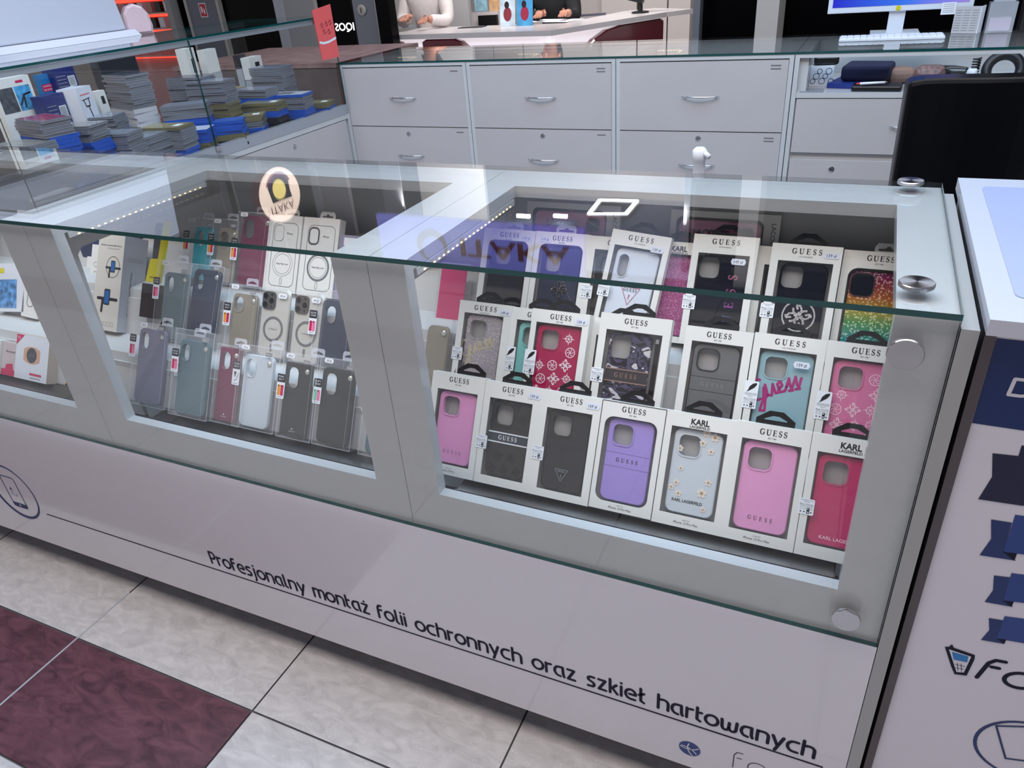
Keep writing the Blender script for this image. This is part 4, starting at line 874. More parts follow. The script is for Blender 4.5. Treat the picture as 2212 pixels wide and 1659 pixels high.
def cab(label, x0, x1, dr, kind='std'):
    t = thing('drawer_cabinet', label, 'cabinet', group='white drawer cabinets of the back counter')
    b = MB(); g_ = .0008
    b.box(x0 + g_, x1 - g_, YB, YB + .54, .09, 1.03 if kind == 'std' else .925, WHITE2); 
    for a, c_ in ((x0 + g_, x0 + .0175), (x1 - .0175, x1 - g_)): b.box(a, c_, YB - .018, YB - .0002, .09, 1.081, WHITE)
    b.box(x0 + .0175, x1 - .0175, YB - .018, YB - .0002, 1.068, 1.081, WHITE)
    for a, c_ in ((x0 + g_, x0 + .05), (x1 - .05, x1 - g_)): b.box(a, c_, YB, YB + .54, 1.031 if kind == 'std' else .926, 1.081, WHITE)
    b.box(x0 + .05, x1 - .05, YB, YB + .04, 1.05 if kind == 'std' else 1.07, 1.081, WHITE); b.box(x0 + .05, x1 - .05, YB + .47, YB + .54, 1.031 if kind == 'std' else .93, 1.081, WHITE)
    b.build('body', t)
    d = MB(); d.box(x0 + .05, x1 - .05, YB + .0405, YB + .469, 1.0305, 1.034, mat('grey_interior', S(160, 160, 162), .6)) if kind == 'std' else d.box(x0 + .018, x1 - .05, YB - .016, YB + .469, .9255, .945, WHITE)
    d.build('shelf', t)
    k = MB()
    for q in range(9): k.box(x0 + .06 + q * .012, x0 + .064 + q * .012, YB + .432, YB + .434, 1.052, 1.056, WARM)
    for q in range(4): k.box(x0 + .170, x0 + .172, YB + .36 + q * .018, YB + .366 + q * .018, 1.052, 1.056, WARM)
    if kind == 'std': k.box(x0 + .055, x0 + .175, YB + .434, YB + .437, 1.050, 1.058, PAPER); k.build('led_tape', t)
    for a in dr: drawer(t, *a)
    return t
cab('back counter drawer cabinet nearest the stacked glass case', -2.517, -1.820, [(-2.497, -1.838, .797, 1.063, .93, None, 'a', -2.173), (-2.497, -1.838, .53, .793, .66, .762, 'a', -2.17), (-2.497, -1.838, .25, .526, .39, .49, None, -2.17)])
cab('back counter drawer cabinet in the middle of the three tall ones', -1.8185, -1.118, [(-1.801, -1.137, .797, 1.063, .93, None, 'ab', -1.46), (-1.801, -1.137, .53, .793, .66, .765, 'a', -1.46), (-1.801, -1.137, .25, .526, .39, .49, None, -1.46)])
cab('back counter drawer cabinet left of the open niche with the monitor above', -1.1165, -.418, [(-1.099, -.437, .797, 1.063, .932, None, 'ab', -.762), (-1.099, -.437, .53, .793, .66, .768, 'ab', -.763), (-1.099, -.437, .25, .526, .39, .49, None, -.763)])
cab('back counter cabinet with an open niche full of odds and ends', -.4165, .95, [(-.394, .93, .722, .922, .825, None, None, .02), (-.394, .93, .45, .694, .60, .66, None, -.235)], 'open')
b = MB(); b.box(-2.52, .96, YB - .020, YB + .545, 1.0815, 1.0895, GLASS)
for f_ in (2, 4, 5): b.mi[f_] = b.mat(EDGE)
b.build('glass_worktop', label='long clear glass worktop over the white drawer cabinets at the back', cat='glass worktop')
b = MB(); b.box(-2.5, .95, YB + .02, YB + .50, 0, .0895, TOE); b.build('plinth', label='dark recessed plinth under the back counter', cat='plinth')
# niche contents
def bx(name, label, cat, c, sz, m, rz=0, deco=None, group=None, tilt=0, bevel=0):
    M = Matrix.Translation(c) @ Matrix.Rotation(rz, 4, 'Z') @ Matrix.Rotation(tilt, 4, 'X')
    b = MB(M); b.box(-sz[0] / 2, sz[0] / 2, -sz[1] / 2, sz[1] / 2, 0, sz[2], m)
    if deco: deco(b, sz)
    return b.build(name, label=label, cat=cat, group=group, bevel=bevel)
Zs = .9455
def dood(b, s):
    for k in range(7): b.stroke(circ(-.03 + k * .011, .02 + (k % 3) * .018, .009 + .002 * (k % 2), n=12), .002, 0, BLUE, closed=True, M=Matrix.Translation((0, -s[1] / 2 - .0004, 0)) @ VP)
bx('pencil_tin', 'white tin with blue doodles and a black lid at the left of the niche', 'tin', (-.325, 2.45, Zs), (.085, .07, .075), PAPER, .05, dood)
bx('camera_pouch', 'shiny black pouch on top of the blue doodled tin', 'pouch', (-.315, 2.46, Zs + .0755), (.09, .07, .035), BLACK, .1, bevel=.01)
def soft(name, label, cat, pts, h, m, z, n=.5):
    b = MB(); cx = sum(p[0] for p in pts) / len(pts); cy = sum(p[1] for p in pts) / len(pts)
    L = [pts, [(cx + (x - cx) * 1.03, cy + (y - cy) * 1.03) for x, y in pts], [(cx + (x - cx) * .85, cy + (y - cy) * .85) for x, y in pts]]
    b.wall(L[0], z, z + h * .4, m, L2=L[1]); b.wall(L[1], z + h * .4, z + h, m, L2=L[2]); b.flat(L[2], z + h, m); b.flat(L[0], z, m, flip=True)
    o = b.build(name, label=label, cat=cat, bevel=h * .2); return o
NVP = mat('navy_fabric', S(24, 26, 62), .8, bump=.5, nscale=600)
o = bx('navy_pouch', 'dark navy fabric pouch with a small white badge, lying in the niche', 'pouch', (-.16, 2.47, Zs + .020), (.17, .15, .055), NVP, -.15, None, bevel=.012)
bx('royal_blue_folder', 'royal blue folder under the navy pouch', 'folder', (-.20, 2.44, Zs), (.16, .16, .018), mat('royal_blue', S(20, 50, 140), .5), -.25)
bx('tan_pouch', 'crumpled tan leather pouch in the niche', 'pouch', (-.045, 2.50, Zs), (.10, .09, .055), mat('tan_leather', S(140, 110, 98), .6, bump=1, nscale=60), .3, bevel=.02)
bx('snakeskin_pouch', 'brown snakeskin patterned pouch in the niche', 'pouch', (.055, 2.50, Zs), (.11, .10, .06), mat('snakeskin', S(120, 92, 90), .35, noise=.6, nscale=90), -.1, bevel=.025)
b = MB(Matrix.Translation((.13, 2.50, Zs + .035)) @ Matrix.Rotation(pi / 2, 4, 'Y') @ Matrix.Rotation(.5, 4, 'X')); b.lathe([(.022, -.05), (.024, .0), (.020, .05), (.012, .058)], mat('dark_bottle', S(34, 38, 38), .15, coat=.5), 20); b.lathe([(.017, .0585), (.017, .085), (.014, .088)], PAPER, 20)
b.build('lotion_bottle', label='dark bottle with a white cap lying in the niche', cat='bottle', smooth=True)
b = MB(Matrix.Translation((.30, 2.55, Zs + .03)) @ Matrix.Rotation(radians(70), 4, 'X'))
b.tube([(.055 * cos(a), .055 * sin(a), 0) for a in [k * pi / 16 for k in range(33)]], .018, mat('black_rubber', S(20, 22, 28), .4), 12, caps=False); b.build('headphones', label='black padded ring of headphones at the right of the niche', cat='headphones', smooth=True)
b = MB(Matrix.Translation((-.13, 2.30, Zs + .028))); b.tube([(-.05, 0, 0), (.035, .015, .001)], .0045, PAPER, 10); b.tube([(-.062, -.002, 0), (-.05, 0, 0)], [.002, .0045], mat('red_tip', S(200, 60, 50), .4), 10); b.build('marker_pen', label='white pen with a red tip resting on black trays', cat='pen', smooth=True)
bx('black_tray', 'shallow clear tray with dark devices at the front of the niche', 'tray', (-.12, 2.335, Zs), (.17, .08, .020), BLACK, -.05, bevel=.006)
bx('grey_card', 'grey card lying at the front left of the niche', 'card', (-.345, 2.325, Zs), (.085, .07, .002), mat('grey_plastic_card', S(128, 130, 138), .4), 0)
b = MB(Matrix.Translation((.20, 2.47, Zs))); 
for k in range(9): b.tube([(.012 * cos(a) + 0, .012 * sin(a), .006 + k * .009 + a * .0014) for a in [q * pi / 6 for q in range(13)]], .003, BLACK, 6)
b.build('coiled_cable', label='coiled black cable standing in the niche', cat='cable', smooth=True)

# monitor, keyboard, leaflets and clear display on the back glass
t = thing('computer_monitor', 'white framed computer monitor with a blue screen on the back counter', 'monitor', M=Matrix.Translation((-.088, 2.79, 1.0902)) @ Matrix.Rotation(radians(2), 4, 'Z') @ Matrix.Rotation(radians(0), 4, 'Y'))
WP = mat('white_monitor_plastic', S(208, 212, 220), .3)
b = MB(); b.box(-.265, .265, -.012, .028, .082, .40, WP); b.build('housing', t, bevel=.003)
sm = bpy.data.materials.new('screen'); sm.use_nodes = True; nt = sm.node_tree; pb = nt.nodes['Principled BSDF']; tc = nt.nodes.new('ShaderNodeTexCoord'); sp = nt.nodes.new('ShaderNodeSeparateXYZ'); mr = nt.nodes.new('ShaderNodeMapRange'); mr.inputs['From Min'].default_value = -.25; mr.inputs['From Max'].default_value = .25
rp = nt.nodes.new('ShaderNodeValToRGB'); rp.color_ramp.elements[0].color = (*S(10, 16, 200), 1); rp.color_ramp.elements[1].color = (*S(150, 130, 220), 1); e_ = rp.color_ramp.elements.new(.55); e_.color = (*S(40, 110, 235), 1)
nt.links.new(tc.outputs['Object'], sp.inputs[0]); nt.links.new(sp.outputs['X'], mr.inputs['Value']); nt.links.new(mr.outputs[0], rp.inputs[0]); nt.links.new(rp.outputs[0], pb.inputs['Emission Color']); pb.inputs['Emission Strength'].default_value = 1.0; pb.inputs['Base Color'].default_value = (0, 0, 0, 1)
b = MB(); b.box(-.248, .248, -.0135, -.012, .104, .385, sm); b.build('screen', t)
b = MB(); b.box(-.03, .03, .004, .018, .001, .082, WP); b.box(-.09, .09, -.06, .08, 0, .006, WP); b.build('stand', t)
b = MB(Matrix.Translation((0, -.0125, .093)) @ VP); b.prism(circ(0, 0, .010), 0, .0006, YEL); b.flat(circ(-.0035, .003, .0013, n=8), .0008, INK); b.flat(circ(.0035, .003, .0013, n=8), .0008, INK); b.stroke(arc(0, 0, .006, .006, 200, 340, 8), .0013, .0008, INK); b.build('sticker', t, label='round yellow smiling face sticker')
b = MB(); b.box(.155, .205, -.0145, -.0135, .062, .105, PAPER)
for k in range(5): b.box(.160, .200, -.0148, -.0145, .070 + k * .007, .0715 + k * .007, GREYINK)
b.build('price_note', t, label='small white printed note on the frame')
p0 = at(1828, 78, 2, 1.09); p1 = at(2035, 70, 2, 1.09)
t = thing('keyboard', 'slim white keyboard lying in front of the monitor', 'keyboard', M=Matrix.Translation((-.10, 2.60, 1.0901)) @ Matrix.Rotation(radians(1.5), 4, 'Z'))
b = MB(); b.box(-.185, .185, -.055, .055, 0, .010, WP); b.build('base', t, bevel=.002)
b = MB()
for j in range(5):
    for i in range(15): b.box(-.180 + i * .0242, -.180 + i * .0242 + .021, -.050 + j * .0202, -.050 + j * .0202 + .0175, .0101, .0125, mat('white_keys', S(226, 228, 234), .4))
b.build('keys', t)
b = MB(Matrix.Translation((.155, 2.70, 1.0902)) @ Matrix.Rotation(-.35, 4, 'Z'))
b.box(-.045, .045, 0, .0015, 0, .095, mat('grey_print_paper', S(176, 174, 176), .6)); b.box(.045, .0465, .0, .05, 0, .095, PAPER)
for k in range(9):
    for q in range(3): b.box(-.040 + q * .028, -.018 + q * .028, -.0004, 0, .010 + k * .0088, .0115 + k * .0088, GREYINK)
b.build('leaflet', label='folded grey printed leaflet standing beside the keyboard', cat='leaflet')
t = thing('clear_display', 'clear plastic display stand with pale boxes beside the leaflet', 'display stand', loc=(.27, 2.72, 1.0902))
b = MB(); b.box(-.045, .045, -.03, .03, 0, .105, PLASTH); b.box(-.035, .035, -.022, .022, .1055, .135, PLASTH); b.build('shell', t); b = MB(); b.box(-.035, .035, -.02, .02, .006, .05, mat('pale_pink_box', S(190, 170, 184), .4)); b.build('pink_box', t); b = MB(); b.box(-.012, .012, -.012, .012, .1355, .165, CHROME); b.build('cap', t)
bx('price_cube', 'small dark box with a white mark behind the clear display', 'box', (.40, 2.76, 1.0902), (.12, .08, .18), BLACK, 0)

# chair
t = thing('office_chair', 'black leather office chair backrest standing behind the showcase counter', 'chair', M=Matrix.Translation((.155, 1.62, 0)) @ Matrix.Rotation(radians(4), 4, 'Z'))
LEA = mat('black_leather', S(16, 17, 22), .38); LEA2 = mat('chair_leather', S(3, 3, 6), .34, spec=.25, bump=.15, nscale=80)
b = MB(); prof = []
nx, nz = 10, 12; vs = []; 
for side in (0, 1):
    for j in range(nz + 1):
        for i in range(nx + 1):
            u = i / nx * 2 - 1; v_ = j / nz; wd_ = .205 - .015 * (1 - v_)
            vs.append((u * wd_, (.0 if side else -.075) + .03 * u * u * (1 if side else 1) - .05 * (v_ - .5) ** 2 + (0.02 if side else 0), .48 + v_ * .625 - .012 * abs(u) ** 6))
n1 = (nx + 1) * (nz + 1); fs = []
for j in range(nz):
    for i in range(nx):
        a = j * (nx + 1) + i; fs.append((a, a + 1, a + nx + 2, a + nx + 1)); fs.append((n1 + a, n1 + a + nx + 1, n1 + a + nx + 2, n1 + a + 1))
for i in range(nx):
    for j in (0, nz):
        a = j * (nx + 1) + i; q = (a, n1 + a, n1 + a + 1, a + 1); fs.append(q if j == 0 else q[::-1])
for j in range(nz):
    for i in (0, nx):
        a = j * (nx + 1) + i; q = (a, a + nx + 1, n1 + a + nx + 1, n1 + a); fs.append(q if i == 0 else q[::-1])
b.add(vs, fs, LEA2); b.build('backrest', t, bevel=.012)
b = MB(); b.prism(rrect(-.24, -.02, .24, .44, .08), .42, .50, LEA2, cham=.02); b.build('seat', t)
for s in (-1, 1):
    b = MB(); b.tube([(s * .25, .02, .46), (s * .27, .02, .66), (s * .27, .06, .70), (s * .27, .26, .70), (s * .26, .28, .46)], .018, mat('dark_grey_plastic', S(60, 60, 70), .4), 10); b.build('armrest', t, smooth=True, label='dark grey plastic armrest')
b = MB(); b.tube([(0, .21, .08), (0, .21, .42)], .03, BLACK, 12)
for k in range(5): a = k * 2 * pi / 5; b.tube([(0, .21, .10), (.28 * cos(a), .21 + .28 * sin(a), .06)], .018, BLACK, 8); b.lathe([(.0, 0), (.026, .0), (.026, .045), (.0, .045)], BLACK, 12, M=Matrix.Translation((.28 * cos(a), .21 + .28 * sin(a), .0)))
b.build('base', t)
# white pump handle sticking up behind the counter
q = at(1502, 350, 1, .62)
b = MB(Matrix.Translation((q.x, .66, 0))); b.lathe([(.04, .80), (.042, .82), (.042, .97), (.016, .99), (.013, 1.05), (.012, 1.085), (.014, 1.088), (.015, 1.106), (.009, 1.112)], mat('white_bottle', S(214, 216, 222), .3), 20)
b.tube([(0, 0, 1.101), (.012, -.006, 1.102), (.022, -.012, 1.096)], .0055, MC['white_bottle'], 10); b.build('spray_bottle', label='white spray bottle top poking up behind the counter in front of the drawers', cat='bottle', smooth=True)
bx('stool', 'small dark stool hidden behind the counter carrying the spray bottle', 'stool', (q.x, .70, 0), (.2, .2, .7995), BLACK) 

# ------------------------------------------------------------ left counter with the tall glass case full of screen protectors
XF = -2.5; XK = -3.05; Y0 = .57; Y1 = 2.262
t = thing('side_drawer_counter', 'white drawer counter under the tall glass case on the left', 'counter')
b = MB(); b.box(XK, XF - .018, Y0, Y1 + .018, .09, .858, WHITE2); b.box(XF - .018, XF, Y0, Y0 + .02, .09, .858, WHITE); b.box(XF - .018, XF, Y1, Y1 + .018, .09, .858, WHITE); b.box(XF - .018, XF, Y0 + .02, Y1, .835, .858, WHITE); b.build('body', t)
VQ = Matrix(((0, 0, 1, 0), (1, 0, 0, 0), (0, 1, 0, 0), (0, 0, 0, 1)))          # local x->y, y->z, z->x
for a, c_ in ((.6, 1.405), (1.415, 2.24)):
    for z0, z1 in ((.57, .832), (.30, .566)):
        b = MB(); b.box(XF - .017, XF + .001, a, c_, z0, z1, GREYF)
        o = b.build('drawer', t)
        k = MB(Matrix.Translation((XF + .001, (a + c_) / 2, z1 - .035)) @ VQ); k.lathe([(.011, 0), (.011, .002), (.0085, .003), (.006, .0022), (.006, .0032)], CHROME, 20); k.build('lock', o)
b = MB(); b.box(XK + .03, XF - .05, Y0 + .02, Y1, 0, .0895, TOE); b.build('toe_kick', t)
t = thing('tall_glass_case', 'tall glass display case packed with stacked screen protectors', 'glass case', loc=((XF + XK) / 2, 1.4, .8585)); Mt = Matrix.Translation((-(XF + XK) / 2, -1.4, -.8585))
b = MB(Mt); b.box(XF - .02, XF + .002, Y0, Y1, .8585, .902, ALU); b.box(XF - .022, XF - .002, Y0, Y1, 1.272, 1.291, ALU); b.box(XK, XK + .02, Y0, Y1, 1.272, 1.291, ALU); b.box(XK, XF - .02, Y0, Y1, .8585, .872, WHITE2)
b.build('frame', t)
for a, c_ in ((Y0, 1.368), (1.371, Y1)):
    b = MB(Mt); b.box(XF - .001, XF + .005, a, c_, .903, 1.2915, GLASS); b.mi[2] = b.mi[3] = b.mat(EDGE); b.build('pane', t)
b = MB(Mt); b.box(XK, XK + .005, Y0, Y1, .903, 1.271, GLASS); b.build('back_pane', t)
b = MB(Mt); b.box(XK - .02, XF + .006, Y0 - .02, Y1 + .0, 1.292, 1.300, GLASS); b.mi[-3] = b.mi[-2] = b.mi[-1] = b.mi[-4] = b.mat(EDGE); b.build('top_pane', t)
b = MB(Mt); b.box(XF - .0, XF + .012, 1.36, 1.385, .885, .905, CHROME); b.build('hinge', t)
# corner counter of brown laminate
WOOD = mat('pink_brown_laminate', S(150, 118, 112), .4, noise=.25, nscale=14); WOODG = mat('grey_brown_laminate', S(98, 84, 80), .5, noise=.2, nscale=12)
t = thing('corner_counter', 'corner counter with a pinkish wood grain top behind the glass case', 'counter')
b = MB(); b.box(-3.6, -2.535, 2.285, 3.05, .05, 1.068, WOODG); b.build('body', t); b = MB(); b.box(-3.62, -2.530, 2.281, 3.07, 1.0685, 1.0895, WOOD); b.build('top', t)
b = MB(); b.box(-2.5295, -2.5195, 2.281, 2.80, .05, 1.0895, mat('reddish_wood', S(94, 52, 44), .45, noise=.2)); b.build('side', t)
# salmon price sheet on the case corner
SAL = mat('salmon_sheet', S(232, 96, 96), .5)
b = MB(); b.add([(XF + .010, 2.13, 1.12), (XF + .010, 2.262, 1.12), (XF + .010, 2.262, 1.345), (XF + .010, 2.12, 1.33)], [(0, 1, 2, 3)], SAL); b.add([(XF + .012, 2.13, 1.12), (XF + .012, 2.262, 1.12), (XF + .012, 2.262, 1.345), (XF + .012, 2.12, 1.33)], [(0, 1, 2, 3)], SAL)
ms = Matrix.Translation((XF + .0126, 0, 0)) @ VQ; SM = mat('sheet_scribble', S(150, 50, 60), .5)
for u, v in ((2.16, 1.262), (2.195, 1.266), (2.225, 1.27), (2.17, 1.235), (2.205, 1.232)): b.stroke([(u, v), (u + .012, v + .012), (u + .02, v - .004), (u + .006, v - .008)], .004, 0, SM, M=ms)
b.stroke([(2.135, 1.196), (2.16, 1.190), (2.20, 1.191), (2.258, 1.202)], .010, .0002, PAPER, M=ms)
b.build('price_sheet', label='salmon coloured paper sheet taped to the far corner of the glass case', cat='sheet')

# packs: one kind, copied
LAB = {}
def prot(kind):
    cols = {'clear': (S(132, 140, 156), S(36, 40, 60)), 'dark': (S(64, 68, 80), S(14, 18, 36)), 'grey': (S(134, 134, 132), S(60, 60, 58)), 'blue': (S(16, 100, 204), S(8, 76, 176)), 'khaki': (S(142, 134, 96), S(106, 100, 72)), 'white': (S(212, 212, 214), S(190, 190, 196)), 'wine': (S(150, 40, 70), S(96, 20, 50)), 'bluew': (S(216, 222, 232), S(8, 80, 180)), 'black': (S(26, 28, 34), S(14, 16, 22)), 'gold': (S(170, 156, 110), S(130, 120, 90))}[kind]
    top = mat('pack_%s_top' % kind, cols[0], .25, coat=.3); side = mat('pack_%s_side' % kind, cols[1], .35)
    b = MB(); lid = mat('pack_clear_shell', S(128, 132, 142), .2, coat=.4)
    if kind in ('blue', 'white', 'khaki', 'bluew', 'black', 'gold'):
        h = {'blue': .0125, 'bluew': .012, 'khaki': .011, 'white': .016, 'black': .011, 'gold': .011}[kind]
        b.box(-.05, .05, -.09, .09, 0, h, side); b.flat([(-.0495, -.0895), (.0495, -.0895), (.0495, .0895), (-.0495, .0895)], h + .0002, top)
        if kind == 'khaki': b.flat([(-.02, -.07), (.02, -.07), (.02, -.04), (-.02, -.04)], h + .0004, PAPER)
        if kind == 'bluew': b.flat([(-.03, -.02), (.03, -.02), (.03, .06), (-.03, .06)], h + .0004, GREYINK)
    else:
        h = .0085
        b.box(-.05, .05, -.09, .09, 0, h * .45, lid); b.box(-.0485, .0485, -.0885, .0885, h * .45, h * .6, side); b.box(-.05, .05, -.09, .09, h * .6, h * .93, lid)
        b.flat([(-.044, -.084), (.044, -.084), (.044, .084), (-.044, .084)], h * .93 + .0002, top); b.stroke(rrect(-.02, -.05, .02, .05, .006), .0015, h * .93 + .0004, side, closed=True, cap=False)
    return b, h
PR = {}; cnt_ = {}
KN = {'clear': 'clear cased', 'dark': 'dark navy edged', 'grey': 'grey', 'blue': 'blue', 'khaki': 'khaki card', 'white': 'white', 'wine': 'wine red', 'bluew': 'white topped blue', 'black': 'black', 'gold': 'gold'}
def pile(x, y, z, seq, rz=0, where='', lie=None, jit=.05, sc_=1):
    for kind, n in seq:
        for k in range(n):
            if kind not in PR:
                b, h = prot(kind); o = b.build('screen_protector_pack'); PR[kind] = (o, h); first = True
            else: o = PR[kind][0].copy(); C.objects.link(o); h = PR[kind][1]
            o.location = (x + random.uniform(-.004, .004), y + random.uniform(-.004, .004), z); o.rotation_euler = (0, 0, rz + random.uniform(-jit, jit))
            o.scale = (sc_, sc_, 1)
            h = PR[kind][1]; z += h + .0006
            o['label'] = '%s pack in the %s' % (KN[kind], where); o['category'] = 'screen protector pack'; o['group'] = '%s packs in the %s' % (KN[kind], where)
    return z
ZC = .8722; R90 = pi / 2
piles = [
 (-2.60, .67, [('grey', 22)], R90 + .1, 'pile at the left end of the glass case'),
 (-2.61, .775, [('grey', 8), ('blue', 10), ('wine', 6)], R90 - .15, 'pile under the wine red packs at the left'),
 (-2.62, .885, [('dark', 6), ('blue', 8), ('grey', 6)], R90 + .25, 'short blue and grey pile beside the wine red packs'),
 (-2.60, 1.00, [('dark', 12), ('clear', 6)], R90 + .3, 'low clear pile before the white handlebar box'),
 (-2.78, 1.10, [('dark', 14), ('clear', 8)], R90 + .4, 'wide clear pile in the centre of the case'),
 (-2.59, 1.12, [('dark', 6), ('clear', 8)], .1, 'clear pile at the front centre of the case'),
 (-2.60, 1.245, [('blue', 4), ('clear', 8), ('khaki', 1)], R90 + .25, 'pile topped by a khaki card, front centre'),
 (-2.88, 1.36, [('white', 11), ('dark', 14)], R90 - .2, 'tall dark stack on white boxes at the back'),
 (-2.62, 1.365, [('khaki', 4), ('blue', 3), ('bluew', 1)], R90 + .5, 'pile of blue packs left of the pane joint'),
 (-2.85, 1.66, [('clear', 18), ('dark', 10)], R90 + .15, 'tall clear stack left of the white cartons'),
 (-2.70, 1.46, [('dark', 8), ('blue', 4), ('clear', 6)], R90 + .6, 'leaning clear stack behind the pane joint'),
 (-2.60, 1.53, [('black', 2), ('khaki', 2), ('blue', 4)], R90 + .6, 'blue pile just right of the pane joint'),
 (-2.62, 1.68, [('blue', 3), ('grey', 3), ('khaki', 2)], R90 + .55, 'khaki topped pile marked with pen'),
 (-2.72, 1.64, [('black', 8), ('khaki', 5), ('clear', 10)], R90 + .2, 'clear stack over khaki cards, right half'),
 (-2.90, 1.90, [('clear', 16), ('gold', 2)], R90 - .1, 'gold topped stack at the back'),
 (-2.63, 1.83, [('black', 5), ('blue', 2), ('khaki', 3)], R90 + .2, 'black and khaki pile in the right half'),
 (-2.72, 1.90, [('black', 6), ('khaki', 3), ('blue', 2), ('clear', 4)], R90 + .1, 'mixed pile behind the khaki cards, right half'),
 (-2.60, 1.985, [('black', 2), ('blue', 3), ('grey', 6), ('bluew', 1)], R90 + .2, 'mixed pile near the right end'),
 (-2.75, 2.07, [('grey', 10), ('clear', 16)], R90 + .05, 'tall clear stack at the right end of the case'),
 (-2.60, 2.14, [('blue', 3), ('khaki', 2)], R90 + .3, 'low khaki and blue pile at the right end'),
]
for x, y, seq, rz, wh in piles: pile(x, y, ZC, seq, rz, wh, jit=.06)
def stand(name, label, px, py, X, w, h, d, m, yaw=0, deco=None, side=None, cat='box'):
    """box standing in the case: px,py = top centre seen through the front pane, X = depth plane; face looks to +x"""
    p = at(px, py, 0, X); M = Matrix.Translation((X, p.y, p.z - h)) @ Matrix.Rotation(yaw, 4, 'Z') @ VQ
    b = MB(M); b.box(-w / 2, w / 2, 0, h, -d, 0, m)
    if side: b.box(w / 2, w / 2 + .0004, 0, h, -d, 0, side); b.box(-w / 2, w / 2, h, h + .0004, -d, 0, side)
    if deco: deco(b, w, h, .0005)
    o = b.build(name, label=label, cat=cat)
    k = p.z - h - ZC
    if k > .004:
        s_ = MB(Matrix.Translation((X - d / 2, p.y, ZC)) @ Matrix.Rotation(yaw, 4, 'Z')); s_.box(-d / 2, d / 2, -w / 2, w / 2, 0, k - .0005, mat('riser_white', S(170, 172, 178), .5)); s_.build('riser_box', label='pale riser under the ' + ' '.join(label.split()[:9]), cat='box')
    return o
def d_bar(b, w, h, z):
    b.flat([(w * .1, h * .38), (w * .42, h * .38), (w * .42, h * .68), (w * .1, h * .68)], z, PAPER)
    for k in range(8): b.flat([(w * (.13 + k * .033), h * .40), (w * (.147 + k * .033), h * .40), (w * (.147 + k * .033), h * .66), (w * (.13 + k * .033), h * .66)], z + .0002, INK)
    for k in range(5): b.flat([(-w * .4, h * (.3 + k * .1)), (w * .02, h * (.3 + k * .1)), (w * .02, h * (.32 + k * .1)), (-w * .4, h * (.32 + k * .1))], z, BADGE)
def d_bike(b, w, h, z):
    b.flat([(-w * .45, h * .45), (-w * .03, h * .45), (-w * .03, h * .85), (-w * .45, h * .85)], z, mat('grey_photo', S(70, 74, 80), .5, noise=.6, nscale=60)); b.flat([(w * .0, h * .45), (w * .42, h * .45), (w * .42, h * .85), (0, h * .85)], z, mat('blue_photo', S(70, 150, 200), .5, noise=.5, nscale=60)); b.flat([(w * .1, h * .9), (w * .3, h * .9), (w * .3, h * .94), (w * .1, h * .94)], z, MAG)
    b.stroke([(w * .05, h * .55), (w * .2, h * .7), (w * .38, h * .72)], w * .04, z + .0003, INK); b.stroke([(w * .2, h * .7), (w * .15, h * .5)], w * .04, z + .0003, INK)
def d_mount(b, w, h, z):
    b.stroke([(-w * .2, h * .74), (-w * .15, h * .6), (w * .1, h * .6), (w * .12, h * .74)], w * .05, z, INK); b.stroke([(-w * .3, h * .74), (w * .2, h * .76)], w * .03, z, INK); b.stroke([(0, h * .6), (w * .1, h * .3)], w * .06, z, INK); b.stroke(circ(w * .1, h * .22, w * .12, n=12), w * .05, z, INK, closed=True)
    b.flat([(-w * .35, h * .84), (w * .3, h * .84), (w * .3, h * .86), (-w * .35, h * .86)], z, mat('salmon_sheet', (1, 0, 0)))
def d_small(b, w, h, z): b.flat([(-w * .1, h * .4), (w * .25, h * .4), (w * .25, h * .75), (-w * .1, h * .75)], z, INK)
NVC = mat('navy_carton_box', S(26, 40, 104), .4)
stand('phone_mount_box', 'white box with two bicycle photographs standing at the left end of the case', 20, 168, -2.86, .15, .20, .04, CARD, .1, d_bike)
stand('charger_box', 'upper navy box with a white barcode in the glass case', 132, 142, -2.93, .10, .12, .05, NVC, .1, d_bar)
stand('charger_box', 'lower navy box with a white barcode left of the white handlebar box', 112, 204, -2.80, .10, .13, .05, NVC, .15, d_bar)
stand('phone_mount_box', 'white box printed with a black handlebar phone mount in the glass case', 178, 188, -2.78, .095, .165, .075, mat('cool_white_carton', (1, 1, 1)), .35, d_mount, side=SIDEC)
stand('cable_box', 'small white box right of the white handlebar mount box', 215, 196, -2.84, .05, .08, .03, CARD, .2, d_small)
stand('large_black_box', 'large black glossy box standing behind the dark stack in the case', 253, 128, -2.97, .19, .26, .05, mat('black_glossy_carton', S(40, 42, 50), .25), .05, None, side=mat('black_carton_side', S(64, 64, 66), .4))
stand('earphone_box', 'tall white box near the pane joint of the glass case', 408, 104, -2.92, .065, .17, .05, CARD, .2, d_small)
stand('earphone_box', 'white box with a small slot tab behind the tall clear stack', 452, 106, -2.96, .085, .10, .04, CARD, .1, None)
stand('earphone_box', 'white box printed with a black square at the back right of the case', 550, 122, -2.93, .10, .10, .05, CARD, .1, d_small)
stand('accessory_bundle', 'black bundled earphones on white backing in the case', 521, 118, -2.98, .06, .06, .03, mat('black_bundle', S(50, 48, 52), .5, noise=.8, nscale=80), .1, None, cat='earphones')
def d_9h(b, w, h, z): b.text('9H', w * .05, h * .25, h * .3, z, mat('print_blue', S(40, 90, 160), .4), bold=.02, width=w * .5); b.text('GLASS', -w * .05, h * .6, h * .14, z, BADGE, width=w * .5)
stand('glass_card', 'white card reading 9H leaning in the right half of the case', 592, 152, -2.86, .075, .12, .012, PAPER, -.1, d_9h, cat='card')
